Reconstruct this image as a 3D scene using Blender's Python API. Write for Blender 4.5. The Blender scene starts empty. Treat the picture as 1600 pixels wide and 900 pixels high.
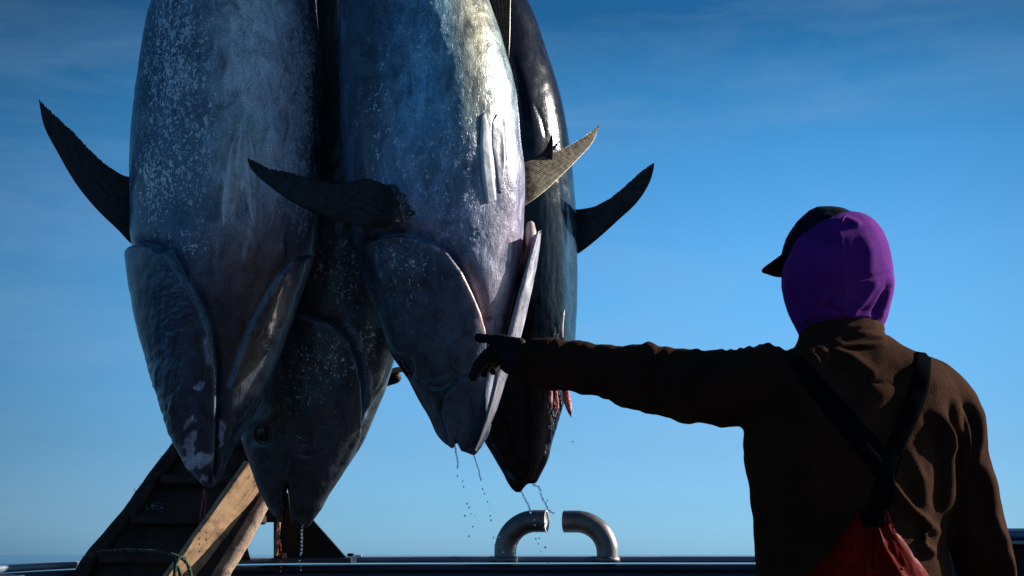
import bpy, math, random
import numpy as np
from mathutils import Vector
from mathutils.bvhtree import BVHTree
random.seed(4); rng = np.random.RandomState(7)
R = math.radians
SC = bpy.context.scene
COL = SC.collection

# ------------------------------------------------------------------ camera
EYE = 1.0; F = 2222.2; PITCH = math.atan(416.0 / F)
cam = bpy.data.cameras.new('camera'); cam.lens = 50; cam.sensor_width = 36
cam.clip_start = 0.05; cam.clip_end = 20000
camo = bpy.data.objects.new('camera', cam); COL.objects.link(camo)
camo.location = (0, 0, EYE); camo.rotation_euler = (R(90) + PITCH, 0, 0)
SC.camera = camo
CP, SP = math.cos(PITCH), math.sin(PITCH)

# ------------------------------------------------------------------ sun and sky
SUN = Vector((0.87, 0.27, 0.41)).normalized()          # direction towards the sun
sl = bpy.data.lights.new('sun', 'SUN'); sl.energy = 5.0; sl.angle = R(0.5); sl.color = (1.0, 0.93, 0.82)
so = bpy.data.objects.new('sun', sl); COL.objects.link(so)
so.rotation_euler = (-SUN).to_track_quat('-Z', 'Y').to_euler(); so.location = (6, 0, 8)
W = bpy.data.worlds.new('World'); SC.world = W; W.use_nodes = True
nt = W.node_tree; nt.nodes.clear()
def wn(t, **k):
    n = nt.nodes.new(t)
    for a, b in k.items(): setattr(n, a, b)
    return n
out = wn('ShaderNodeOutputWorld'); bg = wn('ShaderNodeBackground'); bg.inputs[1].default_value = 0.0565
sky = wn('ShaderNodeTexSky', sky_type='NISHITA', sun_disc=False, sun_elevation=math.asin(SUN.z),
         sun_rotation=math.atan2(SUN.x, SUN.y), air_density=1.0, dust_density=0.6, ozone_density=3.0)
tc = wn('ShaderNodeTexCoord'); sep = wn('ShaderNodeSeparateXYZ'); nt.links.new(tc.outputs['Generated'], sep.inputs[0])
ramp = wn('ShaderNodeValToRGB'); nt.links.new(sep.outputs['Z'], ramp.inputs[0])
e = ramp.color_ramp.elements
SKYR = [(0.0, (0.52, 1.14, 2.25)), (0.03, (0.45, 0.93, 1.72)), (0.073, (0.45, 0.86, 1.38)), (0.16, (0.48, 1.02, 1.40)), (0.205, (0.46, 1.04, 1.40)), (0.27, (0.33, 0.93, 1.27)), (0.313, (0.21, 0.76, 1.05)),
        (0.362, (0.10, 0.47, 0.70)), (0.5, (0.08, 0.38, 0.62)), (1.0, (0.10, 0.38, 0.62))]
while len(e) < len(SKYR): e.new(0.5)
for i, (p, c) in enumerate(SKYR): e[i].position = p; e[i].color = (*c, 1)
mul = wn('ShaderNodeMix', data_type='RGBA', blend_type='MULTIPLY'); mul.inputs[0].default_value = 1
nt.links.new(sky.outputs[0], mul.inputs[6]); nt.links.new(ramp.outputs[0], mul.inputs[7])
# the sky is brightest over the water ahead and falls off evenly to both sides, as it does in the photograph
nrm = wn('ShaderNodeVectorMath', operation='MULTIPLY'); nrm.inputs[1].default_value = (1, 1, 0); nt.links.new(tc.outputs['Generated'], nrm.inputs[0])
nr2 = wn('ShaderNodeVectorMath', operation='NORMALIZE'); nt.links.new(nrm.outputs[0], nr2.inputs[0])
dt = wn('ShaderNodeVectorMath', operation='DOT_PRODUCT'); nt.links.new(nr2.outputs[0], dt.inputs[0]); dt.inputs[1].default_value = (0.035, 0.9994, 0)
az = wn('ShaderNodeMapRange', interpolation_type='SMOOTHSTEP'); nt.links.new(dt.outputs['Value'], az.inputs[0])
for i_, v_ in zip((1, 2, 3, 4), (0.89, 1.005, 0.62, 1.16)): az.inputs[i_].default_value = v_
mu2 = wn('ShaderNodeMix', data_type='RGBA', blend_type='MULTIPLY'); mu2.inputs[0].default_value = 1
nt.links.new(mul.outputs[2], mu2.inputs[6]); nt.links.new(az.outputs[0], mu2.inputs[7])
# thin cirrus: long streaks
mp = wn('ShaderNodeMapping'); mp.inputs['Rotation'].default_value = (0, R(-15), 0); mp.inputs['Scale'].default_value = (2.0, 2.0, 12)
nt.links.new(tc.outputs['Generated'], mp.inputs[0])
cn = wn('ShaderNodeTexNoise'); cn.inputs['Scale'].default_value = 1.5; cn.inputs['Detail'].default_value = 8; cn.inputs['Roughness'].default_value = 0.6; cn.inputs['Distortion'].default_value = 0.5
nt.links.new(mp.outputs[0], cn.inputs['Vector'])
cr = wn('ShaderNodeMapRange'); cr.inputs[1].default_value = 0.45; cr.inputs[2].default_value = 0.78; cr.inputs[4].default_value = 0.26
nt.links.new(cn.outputs[0], cr.inputs[0])
cm = wn('ShaderNodeMix', data_type='RGBA'); nt.links.new(cr.outputs[0], cm.inputs[0])
nt.links.new(mu2.outputs[2], cm.inputs[6]); cm.inputs[7].default_value = (3.0, 4.5, 6.6, 1)
nt.links.new(cm.outputs[2], bg.inputs[0]); nt.links.new(bg.outputs[0], out.inputs[0])
VS = SC.view_settings; VS.view_transform = 'Standard'; VS.look = 'None'; VS.gamma = 1; VS.exposure = 0.82

# ------------------------------------------------------------------ helpers
def P(px, py, Y):
    """point that stands on the plane y=Y; photo pixels are only used as a ruler"""
    px = np.asarray(px, float); py = np.asarray(py, float)
    u = (px - 800) / F; v = (450 - py) / F
    t = Y / (CP - v * SP)
    return np.stack([u * t, np.broadcast_to(Y, np.shape(u * t)) * 1.0, EYE + t * (SP + v * CP)], -1)
def proj(co):
    x, y, z = co[..., 0], co[..., 1], co[..., 2] - EYE
    d = y * CP + z * SP; v = -y * SP + z * CP
    return 800 + F * x / d, 450 - F * v / d
def interp(xs, ys, x):
    """monotone cubic through control points"""
    xs = np.asarray(xs, float); ys = np.asarray(ys, float); x = np.clip(x, xs[0], xs[-1])
    h = np.diff(xs); d = np.diff(ys) / h; m = np.zeros_like(ys)
    m[0], m[-1] = d[0], d[-1]
    for i in range(1, len(xs) - 1):
        m[i] = 0 if d[i-1] * d[i] <= 0 else 2 * d[i-1] * d[i] / (d[i-1] + d[i])
    k = np.clip(np.searchsorted(xs, x) - 1, 0, len(h) - 1)
    t = (x - xs[k]) / h[k]
    return ((2*t**3-3*t**2+1)*ys[k] + (t**3-2*t**2+t)*h[k]*m[k] + (-2*t**3+3*t**2)*ys[k+1] + (t**3-t**2)*h[k]*m[k+1])
def resample(pts, n):
    pts = np.asarray(pts, float); d = np.r_[0, np.cumsum(np.linalg.norm(np.diff(pts, axis=0), axis=1))]
    s = np.linspace(0, d[-1], n)
    return np.stack([interp(d, pts[:, k], s) for k in range(pts.shape[1])], -1)
def smooth(a, b, x): t = np.clip((x - a) / (b - a), 0, 1); return t * t * (3 - 2 * t)
def segdist(px, py, pts):
    """distance to a polyline and the position (0..1) along it"""
    pts = np.asarray(pts, float); best = np.full(np.shape(px), 1e9); pos = np.zeros(np.shape(px))
    L = np.r_[0, np.cumsum(np.linalg.norm(np.diff(pts, axis=0), axis=1))]
    for i in range(len(pts) - 1):
        a, b = pts[i], pts[i+1]; ab = b - a
        t = np.clip(((px - a[0]) * ab[0] + (py - a[1]) * ab[1]) / (ab @ ab), 0, 1)
        d = np.hypot(px - a[0] - t * ab[0], py - a[1] - t * ab[1]); w = d < best
        best = np.where(w, d, best); pos = np.where(w, (L[i] + t * (L[i+1] - L[i])) / L[-1], pos)
    return best, pos
def inside(px, py, poly):
    poly = np.asarray(poly, float); r = np.zeros(np.shape(px), bool); j = len(poly) - 1
    for i in range(len(poly)):
        xi, yi = poly[i]; xj, yj = poly[j]
        c = ((yi > py) != (yj > py)) & (px < (xj - xi) * (py - yi) / ((yj - yi) + 1e-9) + xi)
        r ^= c; j = i
    return r
def plate(px, py, poly, h, w=3, decay=60, g=0.004, gw=10):
    poly = list(poly); d, _ = segdist(px, py, poly + [poly[0]]); ins = inside(px, py, poly)
    return np.where(ins, h * smooth(-1, w, d) * (0.25 + 0.75 * np.exp(-d / decay)), -g * np.exp(-(d / gw) ** 1.3)), ins, d
def ridge(px, py, pts, h, w, taper=True):
    d, t = segdist(px, py, resample(pts, max(6, len(pts) * 3)))
    k = np.sin(np.clip(t, 0.001, 0.999) * np.pi) ** 0.5 if taper else 1
    return h * k * np.exp(-(d / w) ** 2)
_T = rng.rand(256, 256)
def vnoise(x, y):
    xi = np.floor(x).astype(int); yi = np.floor(y).astype(int); fx = x - xi; fy = y - yi
    fx = fx*fx*(3-2*fx); fy = fy*fy*(3-2*fy)
    g = lambda a, b: _T[a & 255, b & 255]
    return (g(xi, yi)*(1-fx)+g(xi+1, yi)*fx)*(1-fy) + (g(xi, yi+1)*(1-fx)+g(xi+1, yi+1)*fx)*fy
def fbm(x, y, o=4):
    s = 0; a = 0.5
    for k in range(o): s = s + a * (vnoise(x * 2**k + 17*k, y * 2**k + 31*k) - 0.5); a *= 0.55
    return s
def tag(o, label=None, cat=None, group=None, kind=None):
    for k, v in (('label', label), ('category', cat), ('group', group), ('kind', kind)):
        if v: o[k] = v
    return o
def empty(name, loc, label, cat, group=None):
    o = bpy.data.objects.new(name, None); COL.objects.link(o); o.location = loc; o.empty_display_size = 0.1
    return tag(o, label, cat, group)
def rootloc(p):
    v = Vector((0, 0, 0))
    while p is not None: v += p.location; p = p.parent
    return v
def mk(name, verts, faces, mat, parent=None, smoothing=True, attrs=None):
    """one mesh object; vertices are given where they stand"""
    verts = np.asarray(verts, float).reshape(-1, 3)
    if parent is not None: verts = verts - np.array(rootloc(parent))
    me = bpy.data.meshes.new(name)
    if isinstance(faces, np.ndarray):
        n = len(faces); k = faces.shape[1]
        me.vertices.add(len(verts)); me.vertices.foreach_set('co', verts.ravel().astype(np.float32))
        me.loops.add(n * k); me.loops.foreach_set('vertex_index', faces.ravel().astype(np.int32))
        me.polygons.add(n); me.polygons.foreach_set('loop_start', (np.arange(n) * k).astype(np.int32))
        me.update(calc_edges=True); me.validate()
    else:
        me.from_pydata([tuple(v) for v in verts], [], faces)
    if attrs:
        for an, a in attrs.items():
            if a.ndim == 2:
                at = me.color_attributes.new(an, 'FLOAT_COLOR', 'POINT')
                at.data.foreach_set('color', np.c_[a, np.ones(len(a))].astype(np.float32).ravel())
            else:
                at = me.attributes.new(an, 'FLOAT', 'POINT'); at.data.foreach_set('value', a.astype(np.float32))
    me.polygons.foreach_set('use_smooth', np.full(len(me.polygons), smoothing))
    me.materials.append(mat)
    o = bpy.data.objects.new(name, me); COL.objects.link(o); o.parent = parent
    return o
def gridfaces(nr, nc, wrap):
    i = np.arange(nr - 1)[:, None]; j = np.arange(nc if wrap else nc - 1)[None, :]; j2 = (j + 1) % nc
    return np.stack([i*nc + j, i*nc + j2, (i+1)*nc + j2, (i+1)*nc + j], -1).reshape(-1, 4)
def tube(pts, rad, n=16, cap=True, squash=None, up=(0, 0, 1)):
    """swept tube; returns verts, faces (lists)"""
    pts = np.asarray(pts, float); m = len(pts); rad = np.broadcast_to(rad, (m,)) if np.ndim(rad) < 2 else rad
    T = np.gradient(pts, axis=0); T /= np.linalg.norm(T, axis=1)[:, None] + 1e-12
    up = np.array(up, float); vs = []
    if abs(T[0] @ up) > 0.9: up = np.array((0, 1.0, 0))
    s = np.cross(T[0], up); s /= np.linalg.norm(s)
    for k in range(m):
        s = s - T[k] * (s @ T[k]); s /= np.linalg.norm(s); b = np.cross(T[k], s)
        a = np.arange(n) / n * 2 * np.pi; q = 1 if squash is None else squash
        vs.append(pts[k] + rad[k] * (np.cos(a)[:, None] * s + q * np.sin(a)[:, None] * b))
    V = np.concatenate(vs); Fs = [list(map(int, f)) for f in gridfaces(m, n, True)]
    if cap: Fs += [list(range(n))[::-1], list(range((m-1)*n, m*n))]
    return V, Fs
def rtube(pts, rads, n=14, steps=24, squash=None, up=(0, 0, 1)):
    """tube with rounded ends through control points with radii"""
    q = resample(np.c_[np.asarray(pts, float), np.asarray(rads, float)], steps)
    p, r = q[:, :3], q[:, 3]
    t0 = p[0] - p[1]; t0 /= np.linalg.norm(t0); t1 = p[-1] - p[-2]; t1 /= np.linalg.norm(t1)
    a = np.array([1.0, 0.92, 0.72, 0.4]); k = np.array([0.12, 0.4, 0.7, 0.92])
    P0 = [p[0] + t0 * r[0] * a[i] for i in range(4)]; R0 = [r[0] * k[i] for i in range(4)]
    P1 = [p[-1] + t1 * r[-1] * a[i] for i in range(4)][::-1]; R1 = [r[-1] * k[i] for i in range(4)][::-1]
    return tube(np.vstack([P0, p, P1]), np.r_[R0, r, R1], n, True, squash, up)
def joinvf(lst):
    V, Fs, o = [], [], 0
    for v, f in lst:
        V.append(np.asarray(v, float)); Fs += [[i + o for i in q] for q in f]; o += len(v)
    return np.vstack(V), Fs
def boxvf(c, s, rot=None, bev=0.0):
    """box with chamfered long edges: centre, full sizes, 3x3 rotation (rows = axes)"""
    hx, hy, hz = [k / 2 for k in s]; b = min(bev, hx*.45, hy*.45, hz*.45)
    v, f = [], []
    if b <= 0:
        v = [(x, y, z) for z in (-hz, hz) for x, y in ((-hx, -hy), (hx, -hy), (hx, hy), (-hx, hy))]
        f = [[3, 2, 1, 0], [4, 5, 6, 7], [0, 1, 5, 4], [1, 2, 6, 5], [2, 3, 7, 6], [3, 0, 4, 7]]
    else:
        for z, i in ((-hz, b), (-hz + b, 0), (hz - b, 0), (hz, b)):
            for x, y, ex, ey in ((-1, -1, 1, 0), (1, -1, -1, 0), (1, -1, 0, 1), (1, 1, 0, -1), (1, 1, -1, 0), (-1, 1, 1, 0), (-1, 1, 0, -1), (-1, -1, 0, 1)):
                v.append((x*(hx-i) + ex*b*(i == 0 or 1), y*(hy-i) + ey*b, z))
        f = [list(range(8))[::-1], list(range(24, 32))]
        for k in range(3):
            for j in range(8): f.append([k*8+j, k*8+(j+1) % 8, k*8+8+(j+1) % 8, k*8+8+j])
    v = np.array(v, float)
    if rot is not None: v = v @ np.array(rot, float)
    return v + np.array(c, float), f
def frame(d, hint=(0, 0, 1)):
    """rotation rows: x axis along d"""
    d = np.array(d, float); d /= np.linalg.norm(d); h = np.array(hint, float)
    y = np.cross(h, d); y /= np.linalg.norm(y); z = np.cross(d, y)
    return np.array([d, y, z])
def remesh(verts, faces, vox, sm=6):
    me = bpy.data.meshes.new('tmp'); me.from_pydata([tuple(v) for v in verts], [], faces)
    o = bpy.data.objects.new('tmp', me); COL.objects.link(o)
    m = o.modifiers.new('r', 'REMESH'); m.mode = 'VOXEL'; m.voxel_size = vox
    s = o.modifiers.new('s', 'SMOOTH'); s.iterations = sm; s.factor = 0.5
    dg = bpy.context.evaluated_depsgraph_get(); ev = o.evaluated_get(dg); em = ev.to_mesh()
    V = np.empty(len(em.vertices) * 3, np.float32); em.vertices.foreach_get('co', V)
    N = np.empty(len(em.vertices) * 3, np.float32); em.vertex_normals.foreach_get('vector', N)
    Fs = [list(p.vertices) for p in em.polygons]
    ev.to_mesh_clear(); bpy.data.objects.remove(o); bpy.data.meshes.remove(me)
    Fs = np.array([f if len(f) == 4 else f + [f[-1]] for f in Fs]) if all(len(f) == 4 for f in Fs) else Fs
    return V.reshape(-1, 3).astype(float), Fs, N.reshape(-1, 3).astype(float)
def bvh(V, Fs): return BVHTree.FromPolygons([tuple(v) for v in V], [tuple(map(int, f)) for f in Fs])
def hit(tree, px, py):
    u = (px - 800) / F; v = (450 - py) / F
    d = Vector((u, CP - v * SP, SP + v * CP)).normalized()
    return tree.ray_cast(Vector((0, 0, EYE)), d)
def lay(name, A, B, tree, mat, parent, h=0.004, nu=40, nv=10, fn=None, attrs=None, fallback=None):
    """a sheet with thickness that lies on a surface, between edge A and edge B"""
    A = resample(A, nu); B = resample(B, nu); top = np.zeros((nu, nv, 3)); bot = np.zeros((nu, nv, 3)); ok = np.zeros((nu, nv), bool)
    for i in range(nu):
        for j in range(nv):
            t = j / (nv - 1); q = A[i] * (1 - t) + B[i] * t
            loc, n, _, _ = hit(tree, q[0], q[1])
            if loc is None: continue
            hh = h * (1 - abs(2*t-1)**6) if fn is None else fn(i / (nu-1), t)
            top[i, j] = loc + n * hh; bot[i, j] = loc - n * 0.006; ok[i, j] = True
    if not ok.all():                     # carry the nearest hit over to rays that passed beside the surface
        idx = np.argwhere(ok)
        if len(idx) == 0: return None
        for i, j in np.argwhere(~ok):
            k = idx[np.argmin(np.abs(idx[:, 0] - i) + np.abs(idx[:, 1] - j))]
            top[i, j] = top[k[0], k[1]]; bot[i, j] = bot[k[0], k[1]]
    V = np.vstack([top.reshape(-1, 3), bot.reshape(-1, 3)]); g = gridfaces(nu, nv, False); n = nu * nv
    Fs = [list(map(int, f)) for f in g] + [[int(k) + n for k in f[::-1]] for f in g]
    rim = [i*nv for i in range(nu)] + [(nu-1)*nv + j for j in range(1, nv)] + [i*nv + nv-1 for i in range(nu-2, -1, -1)] + list(range(nv-2, 0, -1))
    for a, b in zip(rim, rim[1:] + rim[:1]): Fs.append([a, a + n, b + n, b][::-1])
    ry = np.clip(0.75 + 1.6 * fbm(np.linspace(0, 7, nv)[None, :] + np.linspace(0, 1, nu)[:, None] * 1.5, np.linspace(0, 3, nu)[:, None] + 0 * np.linspace(0, 1, nv)[None, :], 3), 0, 1).ravel()
    return mk(name, V, Fs, mat, parent, True, attrs={'ray': np.r_[ry, ry]})

# ------------------------------------------------------------------ materials
def material(name, base=(0.5, 0.5, 0.5), rough=0.5, metal=0.0, build=None, **kw):
    m = bpy.data.materials.new(name); m.use_nodes = True; t = m.node_tree
    b = t.nodes['Principled BSDF']; b.inputs['Base Color'].default_value = (*base, 1)
    b.inputs['Roughness'].default_value = rough; b.inputs['Metallic'].default_value = metal
    for k, v in kw.items(): b.inputs[k.replace('_', ' ')].default_value = v
    if build: build(t, b)
    return m
def N(t, typ, **k):
    n = t.nodes.new(typ)
    for a, b in k.items():
        if a in n.inputs.keys() if isinstance(a, str) else False: n.inputs[a].default_value = b
        else: setattr(n, a, b)
    return n
def noise(t, scale, detail=4, rough=0.55, dist=0.0, stretch=(1, 1, 1), rot=(0, 0, 0)):
    co = t.nodes.new('ShaderNodeTexCoord'); mp = t.nodes.new('ShaderNodeMapping')
    mp.inputs['Scale'].default_value = stretch; mp.inputs['Rotation'].default_value = rot
    n = t.nodes.new('ShaderNodeTexNoise'); n.inputs['Scale'].default_value = scale; n.inputs['Detail'].default_value = detail
    n.inputs['Roughness'].default_value = rough; n.inputs['Distortion'].default_value = dist
    t.links.new(co.outputs['Object'], mp.inputs[0]); t.links.new(mp.outputs[0], n.inputs['Vector']); return n.outputs[0]
def rng_(t, src, a, b, c=0.0, d=1.0):
    n = t.nodes.new('ShaderNodeMapRange')
    for i, v in zip((1, 2, 3, 4), (a, b, c, d)): n.inputs[i].default_value = v
    t.links.new(src, n.inputs[0]); return n.outputs[0]
def math_(t, op, a, b):
    n = t.nodes.new('ShaderNodeMath'); n.operation = op
    for i, v in enumerate((a, b)):
        if isinstance(v, (int, float)): n.inputs[i].default_value = v
        else: t.links.new(v, n.inputs[i])
    return n.outputs[0]
def mix(t, f, a, b, mode='MIX'):
    n = t.nodes.new('ShaderNodeMix'); n.data_type = 'RGBA'; n.blend_type = mode
    if isinstance(f, (int, float)): n.inputs[0].default_value = f
    else: t.links.new(f, n.inputs[0])
    for i, v in ((6, a), (7, b)):
        if isinstance(v, tuple): n.inputs[i].default_value = (*v, 1)
        else: t.links.new(v, n.inputs[i])
    return n.outputs[2]
def attr(t, name, col=False):
    n = t.nodes.new('ShaderNodeAttribute'); n.attribute_name = name; return n.outputs['Color' if col else 'Fac']
def bump(t, b, pairs):
    prev = None
    for src, s, d in pairs:
        n = t.nodes.new('ShaderNodeBump'); n.inputs['Strength'].default_value = s; n.inputs['Distance'].default_value = d
        t.links.new(src, n.inputs['Height'])
        if prev is not None: t.links.new(prev, n.inputs['Normal'])
        prev = n.outputs[0]
    t.links.new(prev, b.inputs['Normal'])

def skin_build(speck_gain=1.0, r0=0.22, r1=0.5, bg_=1.0):
    def f(t, b):
        tint = attr(t, 'tint', True); sp = attr(t, 'speck')
        n1 = noise(t, 26, 6, 0.65, 0.6, (1, 1, 0.45)); n2 = noise(t, 92, 3, 0.6, 1.3, (1, 1, 0.7)); n3 = noise(t, 300, 2, 0.5, 0.3)
        c = mix(t, 1.0, tint, mix(t, rng_(t, n1, 0.3, 0.72), (0.32, 0.33, 0.38), (1.7, 1.68, 1.6)), 'MULTIPLY')
        c = mix(t, 1.0, c, mix(t, rng_(t, n3, 0.35, 0.65), (0.65, 0.65, 0.65), (1.35, 1.35, 1.35)), 'MULTIPLY')
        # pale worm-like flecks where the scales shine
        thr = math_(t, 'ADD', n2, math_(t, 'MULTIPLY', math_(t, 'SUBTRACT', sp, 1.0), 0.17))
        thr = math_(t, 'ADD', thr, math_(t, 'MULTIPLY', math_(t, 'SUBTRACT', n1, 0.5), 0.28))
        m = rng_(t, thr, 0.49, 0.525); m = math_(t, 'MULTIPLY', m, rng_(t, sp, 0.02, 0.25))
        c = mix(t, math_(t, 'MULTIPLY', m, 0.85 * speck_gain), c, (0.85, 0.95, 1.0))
        # dark hair-thin scratches
        w = noise(t, 55, 2, 0.5, 2.5, (1, 1, 0.45), (0, R(35), 0))
        cr = rng_(t, math_(t, 'ABSOLUTE', math_(t, 'SUBTRACT', w, 0.5), 0), 0.0, 0.012, 1, 0)
        cr = math_(t, 'MULTIPLY', cr, rng_(t, noise(t, 7, 2), 0.45, 0.6, 0, 0.75))
        c = mix(t, cr, c, (0.012, 0.014, 0.02))
        t.links.new(c, b.inputs['Base Color'])
        t.links.new(rng_(t, n1, 0.3, 0.7, r0, r1), b.inputs['Roughness'])
        bump(t, b, [(noise(t, 14, 5, 0.6, 0.5, (1, 1, 0.35)), 0.6, 0.007 * bg_), (n2, 0.5, 0.0022 * bg_), (n3, 0.35, 0.0010 * bg_), (m, 0.35, 0.0008)])
    return f
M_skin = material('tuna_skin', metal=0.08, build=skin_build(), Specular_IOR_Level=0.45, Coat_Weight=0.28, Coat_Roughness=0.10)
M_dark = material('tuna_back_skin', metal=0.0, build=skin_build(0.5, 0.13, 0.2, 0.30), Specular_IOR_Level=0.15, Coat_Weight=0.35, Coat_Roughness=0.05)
def fin_build(c0, c1):
    def f(t, b):
        r = attr(t, 'ray'); n = noise(t, 60, 4, 0.6)
        c = mix(t, rng_(t, math_(t, 'ADD', math_(t, 'MULTIPLY', r, 0.6), math_(t, 'MULTIPLY', n, 0.7)), 0.55, 1.0), c0, c1)
        t.links.new(c, b.inputs['Base Color']); bump(t, b, [(n, 0.4, 0.002)])
    return f
M_fin = material('dark_fin', rough=0.38, build=fin_build((0.003, 0.003, 0.004), (0.050, 0.048, 0.056)), Specular_IOR_Level=0.25)
M_finb = material('bronze_fin', rough=0.38, metal=0.2, build=fin_build((0.03, 0.020, 0.010), (0.46, 0.39, 0.28)))
M_finp = material('pale_fin', rough=0.35, build=fin_build((0.30, 0.32, 0.38), (0.9, 0.92, 0.95)))
M_eye = material('eye_black', (0.002, 0.002, 0.003), 0.12, Specular_IOR_Level=0.3)
M_iris = material('eye_ring', (0.012, 0.014, 0.02), 0.35, 0.0)
M_flesh = material('red_flesh', (0.55, 0.06, 0.045), 0.22, build=lambda t, b: (t.links.new(mix(t, rng_(t, noise(t, 90, 4), 0.4, 0.65), (0.5, 0.03, 0.03), (0.85, 0.45, 0.38)), b.inputs['Base Color'])))
M_pink = material('pale_gill_flesh', rough=0.3, build=lambda t, b: (t.links.new(mix(t, rng_(t, noise(t, 50, 4, stretch=(1, 1, .3)), 0.35, 0.65), (0.5, 0.28, 0.26), (0.75, 0.6, 0.57)), b.inputs['Base Color'])))
def fleece(t, b):
    n = noise(t, 700, 3, 0.7); n1 = noise(t, 9, 4)
    c = mix(t, rng_(t, n, 0.3, 0.7), (0.009, 0.004, 0.003), (0.095, 0.043, 0.027)); c = mix(t, rng_(t, n1, 0.3, 0.7, 0, 0.5), c, (0.008, 0.004, 0.003))
    t.links.new(c, b.inputs['Base Color']); bump(t, b, [(noise(t, 60, 3), 0.35, 0.003), (noise(t, 240, 3, 0.7), 0.6, 0.002), (n, 0.6, 0.0012)])
M_fleece = material('brown_fleece', rough=0.95, build=fleece, Specular_IOR_Level=0.02)
def knit(t, b):
    n = noise(t, 800, 3, 0.7); n1 = noise(t, 12, 4)
    c = mix(t, rng_(t, n, 0.3, 0.7), (0.035, 0.003, 0.09), (0.17, 0.028, 0.30)); c = mix(t, rng_(t, n1, 0.45, 0.7, 0, 0.4), c, (0.22, 0.04, 0.30))
    t.links.new(c, b.inputs['Base Color']); bump(t, b, [(noise(t, 50, 3), 0.25, 0.003), (noise(t, 260, 3, 0.7), 0.5, 0.0018), (n, 0.5, 0.001)])
M_purple = material('purple_fleece', rough=0.9, build=knit, Specular_IOR_Level=0.05)
M_cap = material('navy_cap_cloth', rough=0.95, Specular_IOR_Level=0.02, build=lambda t, b: (t.links.new(mix(t, noise(t, 500, 3), (0.006, 0.008, 0.016), (0.014, 0.018, 0.032)), b.inputs['Base Color']), bump(t, b, [(noise(t, 400, 3), 0.4, 0.001)])))
M_glove = material('black_glove', (0.004, 0.004, 0.006), 0.7, Specular_IOR_Level=0.2, build=lambda t, b: bump(t, b, [(noise(t, 120, 4), 0.4, 0.002)]))
M_strap = material('black_webbing', (0.004, 0.0045, 0.006), 0.95, Specular_IOR_Level=0.0,  build=lambda t, b: bump(t, b, [(noise(t, 500, 3), 0.5, 0.001)]))
def oil(t, b):
    n = noise(t, 18, 5, 0.6, 0.5)
    t.links.new(mix(t, rng_(t, n, 0.35, 0.7), (0.10, 0.001, 0.0006), (0.23, 0.003, 0.0015)), b.inputs['Base Color'])
    bump(t, b, [(n, 0.3, 0.006), (noise(t, 70, 3), 0.2, 0.002)])
M_red = material('red_oilskin', Specular_IOR_Level=0.04, rough=0.5, build=oil)
M_face = material('face_skin', (0.35, 0.19, 0.13), 0.5)
M_boot = material('boot_rubber', (0.01, 0.01, 0.01), 0.4)
def wood(c0, c1, ax=2):
    def f(t, b):
        st = [14, 14, 14]; st[ax] = 0.9
        g = attr(t, 'grain', True); n = t.nodes.new('ShaderNodeTexNoise'); n.inputs['Scale'].default_value = 9; n.inputs['Detail'].default_value = 6
        n.inputs['Distortion'].default_value = 0.6; t.links.new(g, n.inputs['Vector'])
        n2 = noise(t, 30, 5); c = mix(t, rng_(t, n.outputs[0], 0.3, 0.7), c0, c1); c = mix(t, rng_(t, n2, 0.5, 0.7, 0, 0.85), c, tuple(k * 0.25 for k in c0)); c = mix(t, rng_(t, noise(t, 9, 4), 0.4, 0.65, 0, 0.5), c, tuple(k * 0.55 for k in c0))
        t.links.new(c, b.inputs['Base Color']); bump(t, b, [(n.outputs[0], 0.6, 0.003), (n2, 0.3, 0.002)])
    return f
M_wood = material('weathered_pine', rough=0.7, build=wood((0.40, 0.21, 0.10), (0.68, 0.44, 0.26)))
M_pole = material('barked_pole', rough=0.75, build=wood((0.16, 0.09, 0.06), (0.66, 0.46, 0.33)))
def rust(t, b):
    n = noise(t, 12, 6, 0.65, 0.3); n2 = noise(t, 90, 4)
    c = mix(t, rng_(t, n, 0.35, 0.7), (0.014, 0.011, 0.011), (0.07, 0.045, 0.038)); c = mix(t, rng_(t, n2, 0.6, 0.72, 0, 0.5), c, (0.10, 0.08, 0.075))
    t.links.new(c, b.inputs['Base Color']); t.links.new(rng_(t, n, 0.3, 0.7, 0.5, 0.8), b.inputs['Roughness']); bump(t, b, [(n, 0.5, 0.005), (n2, 0.5, 0.002)])
M_plank = material('tarred_boards', build=rust, Specular_IOR_Level=0.3)
def paint(c0, c1, r=0.25):
    def f(t, b):
        n = noise(t, 8, 6, 0.6, 0.3, (0.4, 1, 3)); n2 = noise(t, 45, 5, 0.6, 0, (0.5, 1, 1))
        c = mix(t, rng_(t, n, 0.35, 0.7), c0, c1); c = mix(t, rng_(t, n2, 0.62, 0.7, 0, 0.8), c, (0.02, 0.015, 0.015))
        t.links.new(c, b.inputs['Base Color']); t.links.new(rng_(t, n, 0.3, 0.7, r, r + 0.25), b.inputs['Roughness']); bump(t, b, [(n, 0.4, 0.004), (n2, 0.3, 0.002)])
    return f
M_blue = material('blue_boat_paint', build=paint((0.04, 0.11, 0.24), (0.09, 0.2, 0.38)))
M_navy = material('dark_boat_paint', build=paint((0.008, 0.012, 0.03), (0.02, 0.035, 0.075)))
M_sheen = material('pale_sheen_paint', build=paint((0.10, 0.14, 0.2), (0.3, 0.36, 0.45), 0.12))  # pale colour holds the rail top's sky reflection; also colours lid edge and crust
def galv(t, b):
    n = noise(t, 20, 5, 0.6); n2 = noise(t, 160, 4)
    c = mix(t, rng_(t, n, 0.3, 0.7), (0.13, 0.125, 0.125), (0.24, 0.235, 0.235)); c = mix(t, rng_(t, n2, 0.6, 0.75, 0, 0.5), c, (0.09, 0.07, 0.06))
    t.links.new(c, b.inputs['Base Color']); t.links.new(rng_(t, n, 0.3, 0.7, 0.32, 0.55), b.inputs['Roughness']); bump(t, b, [(n2, 0.3, 0.001)])
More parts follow.
